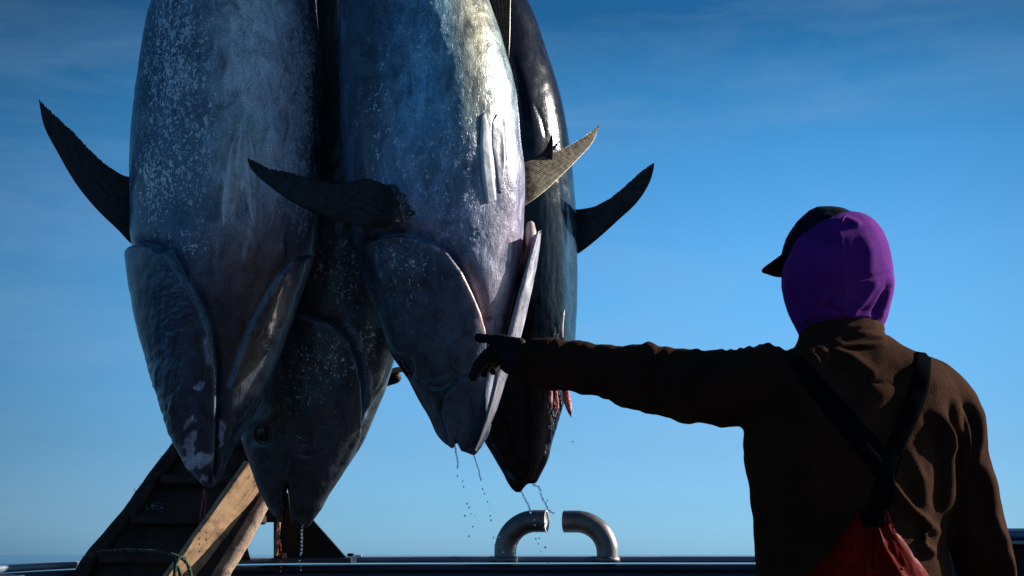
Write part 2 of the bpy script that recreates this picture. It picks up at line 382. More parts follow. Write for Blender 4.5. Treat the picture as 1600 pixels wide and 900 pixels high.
M_pipe = material('dull_steel_pipe', metal=0.75, build=galv)
M_pipein = material('pipe_end_plate', (0.5, 0.5, 0.48), 0.55, 0.3)
M_water = material('clear_drops', (0.9, 0.95, 1.0), 0.03, Transmission_Weight=1.0, IOR=1.33)
M_blood = material('bloody_drops', (0.35, 0.02, 0.02), 0.08, Transmission_Weight=0.3)
M_rope = material('green_black_rope', rough=0.8, build=lambda t, b: t.links.new(mix(t, rng_(t, noise(t, 90, 2), 0.45, 0.55), (0.006, 0.012, 0.009), (0.05, 0.10, 0.06)), b.inputs['Base Color']))
M_hemp = material('pale_rope', (0.3, 0.25, 0.18), 0.85)
M_steel = material('hook_steel', (0.25, 0.25, 0.26), 0.4, 0.9)
M_black = material('black_steel', rough=0.6, Specular_IOR_Level=0.2, build=lambda t, b: (t.links.new(mix(t, noise(t, 20, 5), (0.004, 0.004, 0.005), (0.014, 0.011, 0.010)), b.inputs['Base Color']), bump(t, b, [(noise(t, 60, 4), 0.4, 0.002)])))
def sea(t, b):
    bump(t, b, [(noise(t, 0.5, 5, 0.6), 0.6, 0.25), (noise(t, 4, 4), 0.4, 0.04)])
M_sea = material('sea_water', (0.008, 0.03, 0.055), 0.12, build=sea)
M_deck = material('deck_steel', build=rust)

# ------------------------------------------------------------------ setting
def sheet(name, x0, x1, y0, y1, z, mat):
    return tag(mk(name, [(x0, y0, z), (x1, y0, z), (x1, y1, z), (x0, y1, z)], [[0, 1, 2, 3]], mat, smoothing=False), kind='structure')
sheet('sea', -9000, 9000, -9000, 9000, -1.6, M_sea)
tag(mk('deck', *boxvf((0, 2.2, -0.1), (9, 7.6, 0.2)), M_deck, smoothing=False), kind='structure')

# bulwark: rail path (x, y, z of the top)
def px2(px, py, Y): return P(px, py, Y)
rail = resample(np.array([px2(-160, 897, 4.6), px2(0, 884, 4.9), px2(130, 877, 5.15), px2(320, 872, 5.4), px2(540, 869.5, 5.5), px2(800, 869.0, 5.5),
                          px2(1180, 869.0, 5.5), px2(1500, 870, 5.35), px2(1800, 873, 5.0)]), 90)
bw = empty('boat_bulwark', (0, 5.5, 0), 'dark blue boat bulwark running low across the picture behind the fish', 'boat side')
T = np.gradient(rail, axis=0); T[:, 2] = 0; T /= np.linalg.norm(T, axis=1)[:, None]; Nn = np.c_[T[:, 1], -T[:, 0], np.zeros(len(T))]   # towards the camera
def strip(name, prof, mat, closed=True):
    V = np.concatenate([rail + Nn * a + np.array([0, 0, b]) for a, b in [(p[0], p[1]) for p in prof]]).reshape(len(prof), len(rail), 3).transpose(1, 0, 2)
    n = len(prof); Fs = [list(map(int, f)) for f in gridfaces(len(rail), n, True)] + [list(range(n))[::-1], [(len(rail)-1)*n + k for k in range(n)]]
    return mk(name, V.reshape(-1, 3), Fs, mat, bw, True)
def rnd(cx, cz, hx, hz, r, n=5):
    q = []
    for sx, sz, a0 in ((1, 1, 0), (-1, 1, 90), (-1, -1, 180), (1, -1, 270)):
        for k in range(n): a = R(a0 + 90 * k / (n - 1)); q.append((cx + sx*(hx - r) + r*math.cos(a), cz + sz*(hz - r) + r*math.sin(a)))
    return q
strip('cap_rail', rnd(-0.06, -0.012, 0.07, 0.012, 0.009), M_sheen)
strip('rubbing_strake', rnd(0.005, -0.045, 0.035, 0.016, 0.014), M_navy)
strip('side_plate', rnd(-0.05, -0.55, 0.03, 0.52, 0.006), M_blue)
strip('lower_bead', rnd(-0.005, -0.083, 0.02, 0.008, 0.007), M_navy)

# raised locker at the right edge
lk = empty('deck_locker', (2.0, 4.2, 0), 'dark steel locker with a blue lid at the right edge behind the man', 'locker')
c = P(1690, 833, 4.2)
mk('lid', *boxvf((c[0], 4.45, c[2] - 0.002), (0.62, 0.6, 0.03), bev=0.008), M_blue, lk, False)
mk('lid_edge', *boxvf((c[0], 4.45, c[2] - 0.027), (0.64, 0.63, 0.010), bev=0.004), M_sheen, lk, False)
mk('body', *boxvf((c[0], 4.46, c[2] / 2 - 0.017), (0.58, 0.56, c[2] - 0.035), bev=0.01), M_black, lk, False)

# bent pipes of the fairlead
def bent_pipe(px, end, s, label):
    Y = 5.47; b = P(px, 874, Y)[None, :][0]; e_ = P(end, 814.5, Y); r = 0.0415
    R0 = abs(e_[0] - b[0]) * 0.72; R0 = min(R0, e_[2] - b[2] - 0.005)
    pts = [(b[0], Y, b[2] - 0.01), (b[0], Y, e_[2] - R0)]
    for k in range(1, 25):
        a = R(90 * k / 24); pts.append((b[0] + s * R0 * (1 - math.cos(a)), Y, e_[2] - R0 + R0 * math.sin(a)))
    pts.append((e_[0], Y, e_[2])); pts = np.array(pts); pts[:, 1] -= 0.26 * (pts[:, 0] - b[0]); pts = resample(pts, 60)
    t = empty('bent_pipe', (b[0], Y, b[2]), label, 'pipe', 'pair of bent steel pipes on the rail')
    V, Fs = tube(pts, r, 40, False, up=(0, 1, 0)); mk('pipe', V, Fs, M_pipe, t)
    V2, F2 = tube(pts[-8:], r - 0.006, 40, False, up=(0, 1, 0)); n = 40
    if s > 0: V2 = V2[-2*n:]; F2 = [[j, (j+1) % n, n + (j+1) % n, n + j] for j in range(n)]
    rim = [[(59)*n + j, (59)*n + (j+1) % n] for j in range(n)]
    VV = np.vstack([V[-n:], V2[-n:]]); mk('pipe_rim', VV, [[j, (j+1) % n, n + (j+1) % n, n + j] for j in range(n)], M_pipein, t, False)
    mk('bore', V2, [f[::-1] for f in F2] + [list(range(n))], M_pipein if s > 0 else M_black, t)
    V3, F3 = tube([(b[0], Y, b[2] - 0.012), (b[0], Y, b[2] + 0.004), (b[0], Y, b[2] + 0.010)], np.array([r + 0.006, r + 0.005, r]), 40, up=(0, 1, 0)); mk('weld_collar', V3, F3, M_pipe, t)
bent_pipe(789.5, 854, 1, 'bent steel pipe with its pale open end pointing right, under the dripping fish')
bent_pipe(949.5, 882, -1, 'bent steel pipe whose open end points left, nearer the man')

# ------------------------------------------------------------------ dark gangway with battens
gw = empty('gangway', tuple(P(230, 900, 5.0)), 'black tarred gangway with cross battens sloping up at the left', 'gangway')
def quad3(pxa, pxb, pya, Ya, pxc, pxd, pyc, Yc):
    return [P(pxa, pya, Ya), P(pxb, pya, Ya), P(pxd, pyc, Yc), P(pxc, pyc, Yc)]
def slab(name, q, th, mat, parent, sub=1):
    q = [np.array(k) for k in q]; n = np.cross(q[1] - q[0], q[3] - q[0]); n /= np.linalg.norm(n)
    V = q + [k - n * (-th) for k in q]
    V = np.array(q + [k + n * -th * (1 if n[1] < 0 else -1) for k in q])
    return mk(name, V, [[0, 1, 2, 3], [7, 6, 5, 4], [0, 4, 5, 1], [1, 5, 6, 2], [2, 6, 7, 3], [3, 7, 4, 0]], mat, parent, False)
GL = [(104, 940), (134, 880), (160, 848), (200, 800), (240, 744), (277, 696), (310, 652)]
def gx(py, off=0): return float(np.interp(py, [p[1] for p in GL][::-1], [p[0] for p in GL][::-1])) + off
ys = [945, 872, 812, 749, 692, 660]
def gY(py): return 5.05 + (945 - py) / 290 * 0.25
for a, b in zip(ys[:-1], ys[1:]):
    slab('board', quad3(gx(a, 10), gx(a, 250), a - 1, gY(a), gx(b, 10), gx(b, 185), b + 3, gY(b)), 0.03, M_plank, gw)
for a in ys[1:-1]:
    c0 = P(gx(a, 16), a, gY(a) - 0.03); c1 = P(gx(a, 225), a, gY(a) - 0.03)
    mk('batten', *boxvf((c0 + c1) / 2, (np.linalg.norm(c1 - c0), 0.05, 0.034), bev=0.006), M_plank, gw, False)
L0 = np.array([P(x + 3, y, gY(y) - 0.02) for x, y in GL])
V, Fs = tube(resample(L0, 40), 0.026 * (1 + 0.10 * rng.rand(40)), 8, up=(0, 1, 0)); mk('side_beam', V, Fs, M_plank, gw)
sp_ = []
for x, y in ((213, 772), (254, 722), (262, 712), (219, 766), (160, 850)):      # frayed tufts on the beam
    b0 = P(x, y, gY(y) - 0.03)
    for k in range(5): sp_.append(tube([b0, b0 + np.array([rng.uniform(-.012, .01), 0, rng.uniform(.008, .026)])], np.array([0.0014, 0.0004]), 4))
tag(mk('frayed_tuft', *joinvf(sp_), M_plank, gw), kind='stuff')
cr_ = []
for k in range(70):
    q = P(rng.normal(243, 9), rng.normal(792, 4), gY(792) - 0.006); s = rng.uniform(0.0008, 0.0025); cr_.append(boxvf(q, (s*2, s, s)))
tag(mk('salt_crust', *joinvf(cr_), M_sheen, gw, False), kind='stuff')

# ------------------------------------------------------------------ timber
def grainbox(c, s, rot, bev, n=14):
    """long board, subdivided along its length and slightly uneven; grain coordinates follow the board"""
    L, Wd, Th = s; xs = np.linspace(-L/2, L/2, n); ring = []
    prof = [(Wd/2 - bev, -Th/2), (Wd/2, -Th/2 + bev), (Wd/2, Th/2 - bev), (Wd/2 - bev, Th/2), (-Wd/2 + bev, Th/2), (-Wd/2, Th/2 - bev), (-Wd/2, -Th/2 + bev), (-Wd/2 + bev, -Th/2)]
    V = []; G = []
    for x in xs:
        for a, b in prof:
            V.append((x, a + rng.uniform(-1, 1) * 0.0012, b + rng.uniform(-1, 1) * 0.0012)); G.append((x * 0.6, a * 14, b * 14))
    k = len(prof); Fs = [list(map(int, f)) for f in gridfaces(n, k, True)] + [list(range(k))[::-1], [(n-1)*k + j for j in range(k)]]
    return np.array(V) @ rot + np.array(c), Fs, np.array(G)
def board(name, a, b, wd, th, face, mat, parent, bev=0.004):
    a = np.array(a); b = np.array(b); d = b - a; fr = frame(d, face)
    V, Fs, G = grainbox((a + b) / 2, (np.linalg.norm(d), wd, th), fr, bev)
    return mk(name, V, Fs, mat, parent, False, attrs={'grain': G})
tb = empty('timber_beam', tuple(P(280, 900, 4.72)), 'pale sunlit sawn timber beam leaning behind the two left fish', 'beam')
face = (0.85, -0.5, 0.35)
board('sawn_board', P(262, 930, 4.70), P(400, 734, 4.82), 0.10, 0.03, face, M_wood, tb)
board('gap_shade_board', P(297, 934, 4.745), P(413, 749, 4.865), 0.05, 0.05, (0.3, -1, 0.2), M_plank, tb)  # dark board fills the gap where only shade lies
board('back_board', P(314, 934, 4.76), P(416, 764, 4.87), 0.026, 0.06, face, M_wood, tb)
tp = empty('round_pole', tuple(P(340, 900, 4.75)), 'knotty round wooden pole lying beside the sawn beam', 'pole')
pp = resample(np.array([P(325, 935, 4.73), P(345, 899, 4.75), P(380, 842, 4.8), P(416, 774, 4.86), P(430, 750, 4.9)]), 60)
V, Fs = tube(pp, 0.027 * (1 + 0.05 * np.sin(np.arange(60) * 0.7) * rng.rand(60)), 24, up=(0, 1, 0))
mk('round_timber', V, Fs, M_pole, tp, True, attrs={'grain': np.c_[np.repeat(np.arange(60), 24) * 0.22, np.tile(np.cos(np.arange(24)/24*6.283), 60) * 1.3, np.tile(np.sin(np.arange(24)/24*6.283), 60)*1.3]})
# peg on the gangway by the beam
pg = tag(mk('wooden_peg', *rtube([P(366, 746, 4.95), P(367, 755, 4.95), P(368, 764, 4.95)], [0.004, 0.005, 0.005], 10, 12), M_flesh if False else material('pale_peg', (0.6, 0.42, 0.28), 0.6)), 'tiny pale peg standing on the gangway batten below the left fish', 'peg')
# green rope
rp = empty('mooring_rope', tuple(P(280, 880, 4.6)), 'thin green and black rope tied round the timber beam', 'rope')
def strand(path, r=0.0055, n=260, turns=60):
    p = resample(np.array(path), n); out_ = []
    T_ = np.gradient(p, axis=0); T_ /= np.linalg.norm(T_, axis=1)[:, None]; s_ = np.cross(T_, (0, 1, 0)); s_ /= np.linalg.norm(s_, axis=1)[:, None] + 1e-9; b_ = np.cross(T_, s_)
    for ph in (0, 2.094, 4.189):
        a = np.linspace(0, turns * 2 * np.pi, n) / 3 + ph
        out_.append(tube(p + r * 0.55 * (np.cos(a)[:, None] * s_ + np.sin(a)[:, None] * b_), r * 0.62, 6))
    return joinvf(out_)
mk('long_run', *strand([P(130, 872, 4.92), P(160, 862, 4.9), P(200, 860, 4.86), P(240, 861, 4.8), P(268, 866, 4.68), P(283, 872, 4.62), P(294, 884, 4.62), P(299, 905, 4.64), P(300, 930, 4.66)], 0.005), M_rope, rp)
mk('turn', *strand([P(262, 930, 4.6), P(272, 905, 4.6), P(274, 885, 4.6), P(280, 873, 4.615), P(289, 870, 4.66)], 0.0055, 120, 24), M_rope, rp)
mk('turn', *strand([P(290, 935, 4.63), P(283, 905, 4.61), P(279, 888, 4.605), P(270, 872, 4.63)], 0.0055, 120, 24), M_rope, rp)

# dark bracket and post
br = empty('rail_bracket', tuple(P(470, 870, 5.3)), 'black steel post with a triangular gusset on the rail under the open-mouthed fish', 'bracket')
def prism(name, pts, Y0, Y1, mat, parent):
    n = len(pts); V = [P(x, y, Y0) for x, y in pts]; V = V + [v + np.array([0, Y1 - Y0, 0]) for v in V]
    return mk(name, V, [list(range(n))[::-1], list(range(n, 2*n))] + [[i, (i+1) % n, n + (i+1) % n, n + i] for i in range(n)], mat, parent, False)
prism('gusset', [(470, 876), (541, 871), (537, 867), (489, 813), (484, 800), (470, 780)], 5.30, 5.33, M_black, br)
prism('post', [(436, 876), (469, 876), (469, 770), (436, 770)], 5.29, 5.37, M_black, br)
prism('post_flange', [(427.5, 876), (435, 876), (435, 770), (427.5, 770)], 5.26, 5.37, M_black, br)
prism('foot_plate', [(424, 880), (548, 880), (548, 872), (424, 872)], 5.25, 5.45, M_navy, br)
bl = tag(board('bolt_block', P(444, 873, 5.28), P(444, 864, 5.28), 0.018, 0.02, (0, -1, 0), M_wood, None), 'small block of pale wood at the foot of the black post', 'block')
sb = empty('sunlit_edge_strip', tuple(P(438, 830, 5.2)), 'short added orange stick catching sun between the fish jaw and the post', 'sliver')
board('sliver', P(431, 868, 5.22), P(438, 790, 5.22), 0.012, 0.02, (0.4, -1, 0), M_wood, sb, 0.002)  # orange piece added to imitate the sunlit edge of the post
for a, b in ((548, 12),):
    tag(mk('deck_cleat', *boxvf(P(a, 867, 5.4), (0.024, 0.03, 0.012), bev=0.003), M_black, smoothing=False), 'small dark lug on the rail right of the black gusset', 'lug')
    tag(mk('paint_chip', *boxvf(P(560, 868.5, 5.38), (0.026, 0.02, 0.006), bev=0.002), M_pipein, smoothing=False), 'white chip lying on the rail beside the small dark lug', 'chip')
# wooden boom end between the fish
bo = empty('boom_end', tuple(P(610, 590, 5.0)), 'black rounded bar with a wood strip showing between the two middle fish', 'boom')
V, Fs = rtube([P(540, 615, 5.0), P(590, 598, 5.0), P(617, 590, 5.0)], [0.022, 0.022, 0.022], 20, 20); mk('round_bar', V, Fs, M_black, bo)
board('wood_strip', P(540, 599, 4.985), P(634, 575, 4.985), 0.016, 0.03, (0.1, -1, 0.1), M_wood, bo, 0.002)

# ------------------------------------------------------------------ fish
NT = 336
def fish(name, rows, Y0, thick, ext, paint_fn, relief_fn, mat, label, clip=None, nv=430, ne=90, und_=0.012):
    rows = np.array(rows, float); py = rows[:, 0]
    c = P((rows[:, 1] + rows[:, 2]) / 2, py, Y0); hl = P(rows[:, 1], py, Y0)
    z = c[:, 2]; cx = c[:, 0]; a = c[:, 0] - hl[:, 0]
    o = np.argsort(z); z, cx, a = z[o], cx[o], a[o]
    zt = z[-1] + np.array([e_[0] for e_ in ext]); nz = z[-1]
    zz = np.r_[z, zt]; cc = np.r_[cx, [cx[-1] + e_[1] for e_ in ext]]; aa = np.r_[a, [e_[2] for e_ in ext]]
    th = np.array(thick, float)                                   # (height fraction from snout in m, ratio depth/width)
    t = np.linspace(0, 1, nv) ** 1.0; zl = z[0] + (nz - z[0]) * (t ** 1.25)
    zl = np.r_[zl, nz + (zt[-1] - nz) * np.linspace(1 / ne, 1, ne)]
    cxl = interp(zz, cc, zl); al = np.maximum(interp(zz, aa, zl), 0.002); rl = interp(th[:, 0], th[:, 1], zl - z[0])
    bl_ = al * rl
    ang = (np.arange(NT) / NT) * 2 * np.pi; s, cc_ = np.sin(ang), np.cos(ang)
    V = np.zeros((len(zl), NT, 3))
    V[..., 0] = cxl[:, None] + al[:, None] * s; V[..., 1] = Y0 - bl_[:, None] * cc_; V[..., 2] = zl[:, None]
    du = np.gradient(V, axis=0); dv = (np.roll(V, -1, 1) - np.roll(V, 1, 1)); n = np.cross(dv, du); n /= np.linalg.norm(n, axis=2)[..., None] + 1e-12
    if n[200, 0, 1] > 0: n = -n
    px, pyy = proj(V); front = smooth(-0.05, 0.3, cc_)[None, :] * np.ones((len(zl), 1))
    D = relief_fn(px, pyy, front) if relief_fn else 0
    und = fbm(V[..., 0] * 9 + 3, V[..., 2] * 7, 4) * und_
    D = D * smooth(0.0, 0.07, zl - z[0])[:, None]
    V = V + n * (D * front + und * smooth(0, 0.12, zl - z[0])[:, None])[..., None]
    if clip is not None:
        cl = np.array(clip, float); lim = np.interp(px, cl[:, 0], cl[:, 1]); zlim = P(px, lim, Y0)[..., 2]
        soft = 0.010; q_ = (zlim + soft) - V[..., 2]; V[..., 2] = np.where(q_ > 0, zlim + soft - soft * (1 - np.exp(-q_ / soft)), V[..., 2])
    tint, speck = paint_fn(px, pyy, ang[None, :] * np.ones((len(zl), 1)), V, front)
    root = empty(name, (cxl[-1], Y0, zl[-1]), label, 'fish', 'four big tuna hung head down in a bunch')
    Vb = np.vstack([V.reshape(-1, 3)]); g = gridfaces(len(zl), NT, True)
    base = [V[0].mean(0)]; nb = len(Vb); Vb = np.vstack([Vb, base]); tri = np.array([[nb, (j + 1) % NT, j, j] for j in range(NT)])
    at = {'tint': np.vstack([tint.reshape(-1, 3), tint[0, :1]]), 'speck': np.r_[speck.ravel(), 0]}
    body = mk('body', Vb, g, mat, root, True, attrs=at)
    tree = bvh(Vb[:, :], g[::1])
    # tail: caudal fin of two lobes and finlets, out of the picture
    zt_, xt = zl[-1], cxl[-1]
    for sgn in (-1, 1):
        A = [(xt, zt_ - 0.06), (xt + sgn*0.10, zt_ + 0.06), (xt + sgn*0.30, zt_ + 0.26)]; B = [(xt, zt_ + 0.03), (xt + sgn*0.07, zt_ + 0.12), (xt + sgn*0.30, zt_ + 0.265)]
        A = resample(A, 16); B = resample(B, 16); V_ = []
        for k in range(16):
            m_ = (A[k] + B[k]) / 2; V_ += [(A[k][0], Y0, A[k][1]), (m_[0], Y0 - 0.008 * (1 - k/16), m_[1]), (B[k][0], Y0, B[k][1]), (m_[0], Y0 + 0.008 * (1 - k/16), m_[1])]
        mk('tail_lobe', V_, [list(map(int, f)) for f in gridfaces(16, 4, True)], M_fin, root)
    return root, body, tree
def fin(name, A, B, Y0, Y1, mat, parent, nu=90, nv=40, th=0.011, rays=22, jag=0.0, curve=0.0, yA=0.0):
    """sickle fin between two edge lines, root end first; depth runs from Y0 (root) to Y1 (tip)"""
    A = resample(A, nu); B = resample(B, nu); u = np.linspace(0, 1, nu)[:, None]; v = np.linspace(0, 1, nv)[None, :]
    if jag: j = jag * (rng.rand(nu) ** 3) * smooth(0.1, 0.6, u[:, 0]); A = A + (B - A) * (j / (np.linalg.norm(B - A, axis=1) + 1))[:, None]
    q = A[:, None, :] * (1 - v[..., None]) + B[:, None, :] * v[..., None]
    Yc = Y0 + (Y1 - Y0) * (u ** 1.2) + curve * np.sin(u * np.pi) + yA * (v - 0.5) * (1 - u)
    prof = np.maximum(0, 1 - (2 * v - 0.95) ** 2) ** 0.6 * (1 - 0.8 * u)
    ph = rays * (v + 0.22 * u * (1 - v)); ray = np.abs(np.sin(ph * np.pi)); 
    wob = fbm(u * 14 + v * 2, v * 9 + u * 3, 3) * 0.004
    hgt = th * prof * 0.5 + (ray - 0.6) * 0.0026 * smooth(0, 0.08, u) * (1 - 0.5 * u) + wob * prof
    f_ = P(q[..., 0], q[..., 1], Yc - hgt); b_ = P(q[..., 0], q[..., 1], Yc + th * prof * 0.5 + 0.0006)
    V = np.vstack([f_.reshape(-1, 3), b_.reshape(-1, 3)]); g = gridfaces(nu, nv, False); n = nu * nv
    rim = [i*nv for i in range(nu)] + [(nu-1)*nv + k for k in range(1, nv)] + [i*nv + nv-1 for i in range(nu-2, -1, -1)] + list(range(nv-2, 0, -1))
    side = np.array([[a, a + n, b + n, b] for a, b in zip(rim, rim[1:] + rim[:1])])
    fc = np.vstack([g, g[:, ::-1] + n, side])
    rr = (ray * (1 - 0.5 * np.exp(-((u - 0.1) / 0.08) ** 2))).ravel()
    return mk(name, V, fc, mat, parent, True, attrs={'ray': np.r_[rr, rr]})
def blobs(px, py, base, lst):
    c = np.ones(px.shape + (3,)) * np.array(base)
    for x, y, rx, ry, col, s in lst:
        w = s * np.exp(-((px - x) / rx) ** 2 - ((py - y) / ry) ** 2); c = c * (1 - w[..., None]) + np.array(col) * w[..., None]
    return c
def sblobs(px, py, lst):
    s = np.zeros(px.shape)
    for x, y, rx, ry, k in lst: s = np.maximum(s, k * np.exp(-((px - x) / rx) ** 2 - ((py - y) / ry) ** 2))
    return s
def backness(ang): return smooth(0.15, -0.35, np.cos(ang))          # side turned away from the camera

NAVY = np.array((0.012, 0.018, 0.035))
# --- fish 1 (left): belly view
F1 = [(762, 324, 332), (757, 316, 338), (748, 309, 343), (735, 301, 350), (715, 290, 358), (690, 277, 372), (660, 263, 388), (630, 251, 405), (600, 242, 419), (560, 232, 434), (530, 224, 446), (480, 214, 463), (430, 207, 480),
      (390, 206, 490), (350, 208, 496), (300, 207, 501), (250, 207, 503), (200, 209, 504), (150, 214, 504), (100, 221, 503), (50, 230, 499), (0, 243, 494), (-60, 262, 486)]
OP1L = [(196, 395), (205, 385), (222, 382), (240, 386), (252, 395), (262, 392), (272, 408), (290, 440), (312, 478), (324, 512), (331, 540), (337, 575), (339, 625), (338, 700), (332, 765), (180, 770), (150, 400)]
OP1R = [(520, 396), (477, 401), (458, 409), (438, 428), (418, 458), (399, 494), (382, 530), (368, 568), (358, 600), (345, 640), (339, 660), (338, 765), (560, 760)]
def rel1(px, py, fr):
    a, i1, d1 = plate(px, py, OP1L, 0.011, 3, 70, 0.020, 11); b, i2, d2 = plate(px, py, OP1R, 0.005, 4, 50, 0.005, 6)
    D = a + b
    D += ridge(px, py, [(262, 394), (290, 436), (316, 482), (330, 535), (337, 580), (339, 640)], 0.0025, 4) - ridge(px, py, [(270, 405), (298, 440), (328, 495), (340, 560), (343, 620)], 0.004, 5)
    D += ridge(px, py, [(455, 412), (420, 458), (385, 526), (358, 606)], 0.003, 3)
    D -= ridge(px, py, [(339, 610), (337, 680), (334, 745)], 0.006, 3, False)
    D -= ridge(px, py, [(376, 200), (360, 218), (350, 250), (344, 300), (338, 345)], 0.013, 4) + ridge(px, py, [(388, 200), (402, 225), (406, 290), (403, 356)], 0.013, 4)
    D -= 0.006 * np.exp(-((px - 376) / 22) ** 4 - ((py - 275) / 75) ** 4)
    D -= ridge(px, py, [(416, 160), (415, 260), (412, 360)], 0.003, 3) 
    D += ridge(px, py, [(250, 565), (268, 620), (292, 690), (310, 740)], 0.009, 14) - ridge(px, py, [(300, 560), (306, 640), (316, 720)], 0.006, 9)
    D += ridge(px, py, [(436, 540), (420, 590), (385, 650)], 0.003, 4) - ridge(px, py, [(446, 520), (428, 580), (395, 640), (365, 690)], 0.007, 4)
    D += smooth(0.1, 0, np.abs(px - 345) / 400) * 0
    cheek = np.exp(-((px - 262) / 34) ** 2 - ((py - 600) / 150) ** 2)
    D += cheek * fbm(px / 7 + py / 40, py / 22 - px / 30, 4) * 0.013
    fold = np.exp(-((px - 285) / 35) ** 2 - ((py - 470) / 60) ** 2)
    D += fold * np.abs(fbm(px / 14 + py / 20, py / 7, 3)) * 0.013
    return D
def paint1(px, py, ang, V, fr):
    c = blobs(px, py, (0.045, 0.14, 0.28), [(390, 60, 72, 260, (0.85, 0.95, 1.0), 0.95), (430, 220, 45, 150, (0.78, 0.70, 0.80), 0.75), (300, 150, 50, 180, (0.10, 0.20, 0.30), 0.6),
        (395, 420, 75, 110, (0.22, 0.11, 0.12), 0.9), (378, 285, 32, 60, (0.75, 0.8, 0.85), 0.8), (385, 195, 40, 30, (0.30, 0.50, 0.55), 0.6), (240, 430, 40, 100, (0.035, 0.08, 0.13), 0.7), (340, 560, 40, 110, (0.075, 0.06, 0.06), 0.8),
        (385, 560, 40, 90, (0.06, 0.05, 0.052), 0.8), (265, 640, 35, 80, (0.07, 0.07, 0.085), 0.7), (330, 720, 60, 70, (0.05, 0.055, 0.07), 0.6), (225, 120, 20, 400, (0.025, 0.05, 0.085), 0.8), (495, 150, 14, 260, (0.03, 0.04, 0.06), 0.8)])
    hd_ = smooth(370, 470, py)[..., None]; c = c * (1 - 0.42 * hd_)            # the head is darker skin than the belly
    d, t = segdist(px, py, [(390, 345), (388, 375), (380, 405)]); w = np.exp(-(d / 3.2) ** 2)[..., None] * 0.75; c = c * (1 - w) + np.array((0.5, 0.52, 0.62)) * w
    for ln, wd, col, s in (([(262, 396), (290, 440), (312, 480), (326, 520), (334, 570), (337, 640)], 4, (0.16, 0.25, 0.33), 0.7), ([(455, 411), (420, 456), (385, 524), (358, 604)], 4, (0.16, 0.25, 0.36), 0.8),
                           ([(206, 388), (222, 384), (240, 388), (252, 397)], 3, (0.12, 0.25, 0.36), 0.7), ([(322, 530), (326, 565)], 4, (0.4, 0.45, 0.6), 0.7)):
        d, _ = segdist(px, py, ln); w = np.exp(-(d / wd) ** 2)[..., None] * s; c = c * (1 - w) + np.array(col) * w
    nz = fbm(px / 9 + py / 25, py / 13, 4)                                  # pale patches painted for the glints on cheek and snout
    for x, y, rx, ry in ((300, 690, 12, 45), (317, 720, 22, 22), (347, 680, 7, 26), (312, 600, 12, 14), (322, 745, 14, 12), (350, 668, 8, 8)):
        w = np.exp(-((px - x) / rx) ** 2 - ((py - y) / ry) ** 2); w = (smooth(0.42, 0.6, w * 0.75 + nz * 1.1 + 0.0))[..., None] * 0.8; c = c * (1 - w) + np.array((0.42, 0.5, 0.68)) * w
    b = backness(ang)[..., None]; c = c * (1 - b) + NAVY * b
    up = smooth(2.9, 3.4, V[..., 2])[..., None] * 0
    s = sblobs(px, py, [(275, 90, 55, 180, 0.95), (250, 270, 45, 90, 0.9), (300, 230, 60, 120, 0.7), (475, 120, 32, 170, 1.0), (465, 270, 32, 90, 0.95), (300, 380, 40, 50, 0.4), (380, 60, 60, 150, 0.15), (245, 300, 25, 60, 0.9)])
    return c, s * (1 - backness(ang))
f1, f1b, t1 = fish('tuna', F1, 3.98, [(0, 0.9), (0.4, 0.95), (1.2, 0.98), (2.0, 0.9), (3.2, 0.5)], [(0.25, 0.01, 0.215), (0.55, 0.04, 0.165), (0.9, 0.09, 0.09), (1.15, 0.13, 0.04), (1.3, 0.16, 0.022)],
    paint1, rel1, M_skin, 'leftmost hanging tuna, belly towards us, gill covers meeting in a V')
fin('pectoral_fin', [(226, 268), (202, 276), (173, 262), (147, 240), (116, 207), (89, 182), (64, 158), (61, 155)], [(222, 392), (204, 380), (187, 362), (151, 327), (120, 289), (91, 240), (67, 191), (60.5, 155)], 4.0, 3.93, M_fin, f1, jag=2.5, rays=24)
fin('pelvic_fin', [(371, 209), (360, 232), (354, 270), (344, 335), (343, 342)], [(379, 209), (379, 240), (378, 270), (372, 330), (362, 350)], 3.80, 3.81, M_finp, f1, 60, 14, 0.008, 5) if False else \
    lay('pelvic_fin', [(372, 208), (359, 232), (353, 272), (346, 318), (348, 352)], [(379, 206), (378, 232), (378, 268), (370, 320), (351, 354)], t1, M_finp, f1, 0.004, 60, 14)
lay('pelvic_fin', [(381, 206), (381, 235), (383, 270), (388, 320), (396, 354)], [(389, 208), (399, 236), (401, 272), (401, 320), (399, 356)], t1, M_finp, f1, 0.0035, 60, 12)

# --- fish 2 (centre): three-quarter belly view
F2 = [(711, 738, 742), (707, 728, 746), (702, 714, 749), (697, 701, 752), (690, 693, 754), (677, 684, 758), (660, 676, 762), (643, 668, 765), (604, 646, 770), (570, 622, 777), (555, 613, 780), (526, 603, 786), (482, 588, 797), (438, 573, 808), (403, 562, 813),
      (370, 551, 817), (327, 546, 820), (261, 538, 819), (200, 534, 813), (135, 531, 803), (84, 529, 791), (47, 528, 780), (0, 527, 763), (-60, 524, 742)]
OP2 = [(540, 400), (572, 381), (590, 373), (620, 367), (645, 369), (668, 378), (676, 380), (700, 394), (722, 424), (737, 456), (750, 488), (756, 515), (757, 560), (756, 620), (766, 680), (770, 780), (600, 780), (540, 520)]
PRE2 = [(590, 470), (607, 452), (622, 441), (650, 442), (672, 450), (688, 468), (696, 495), (698, 530), (704, 560), (712, 585), (640, 600), (600, 540)]
JAW2 = [(690, 640), (694, 622), (703, 608), (720, 590), (740, 582), (790, 560), (790, 720), (705, 720), (700, 678), (692, 660)]
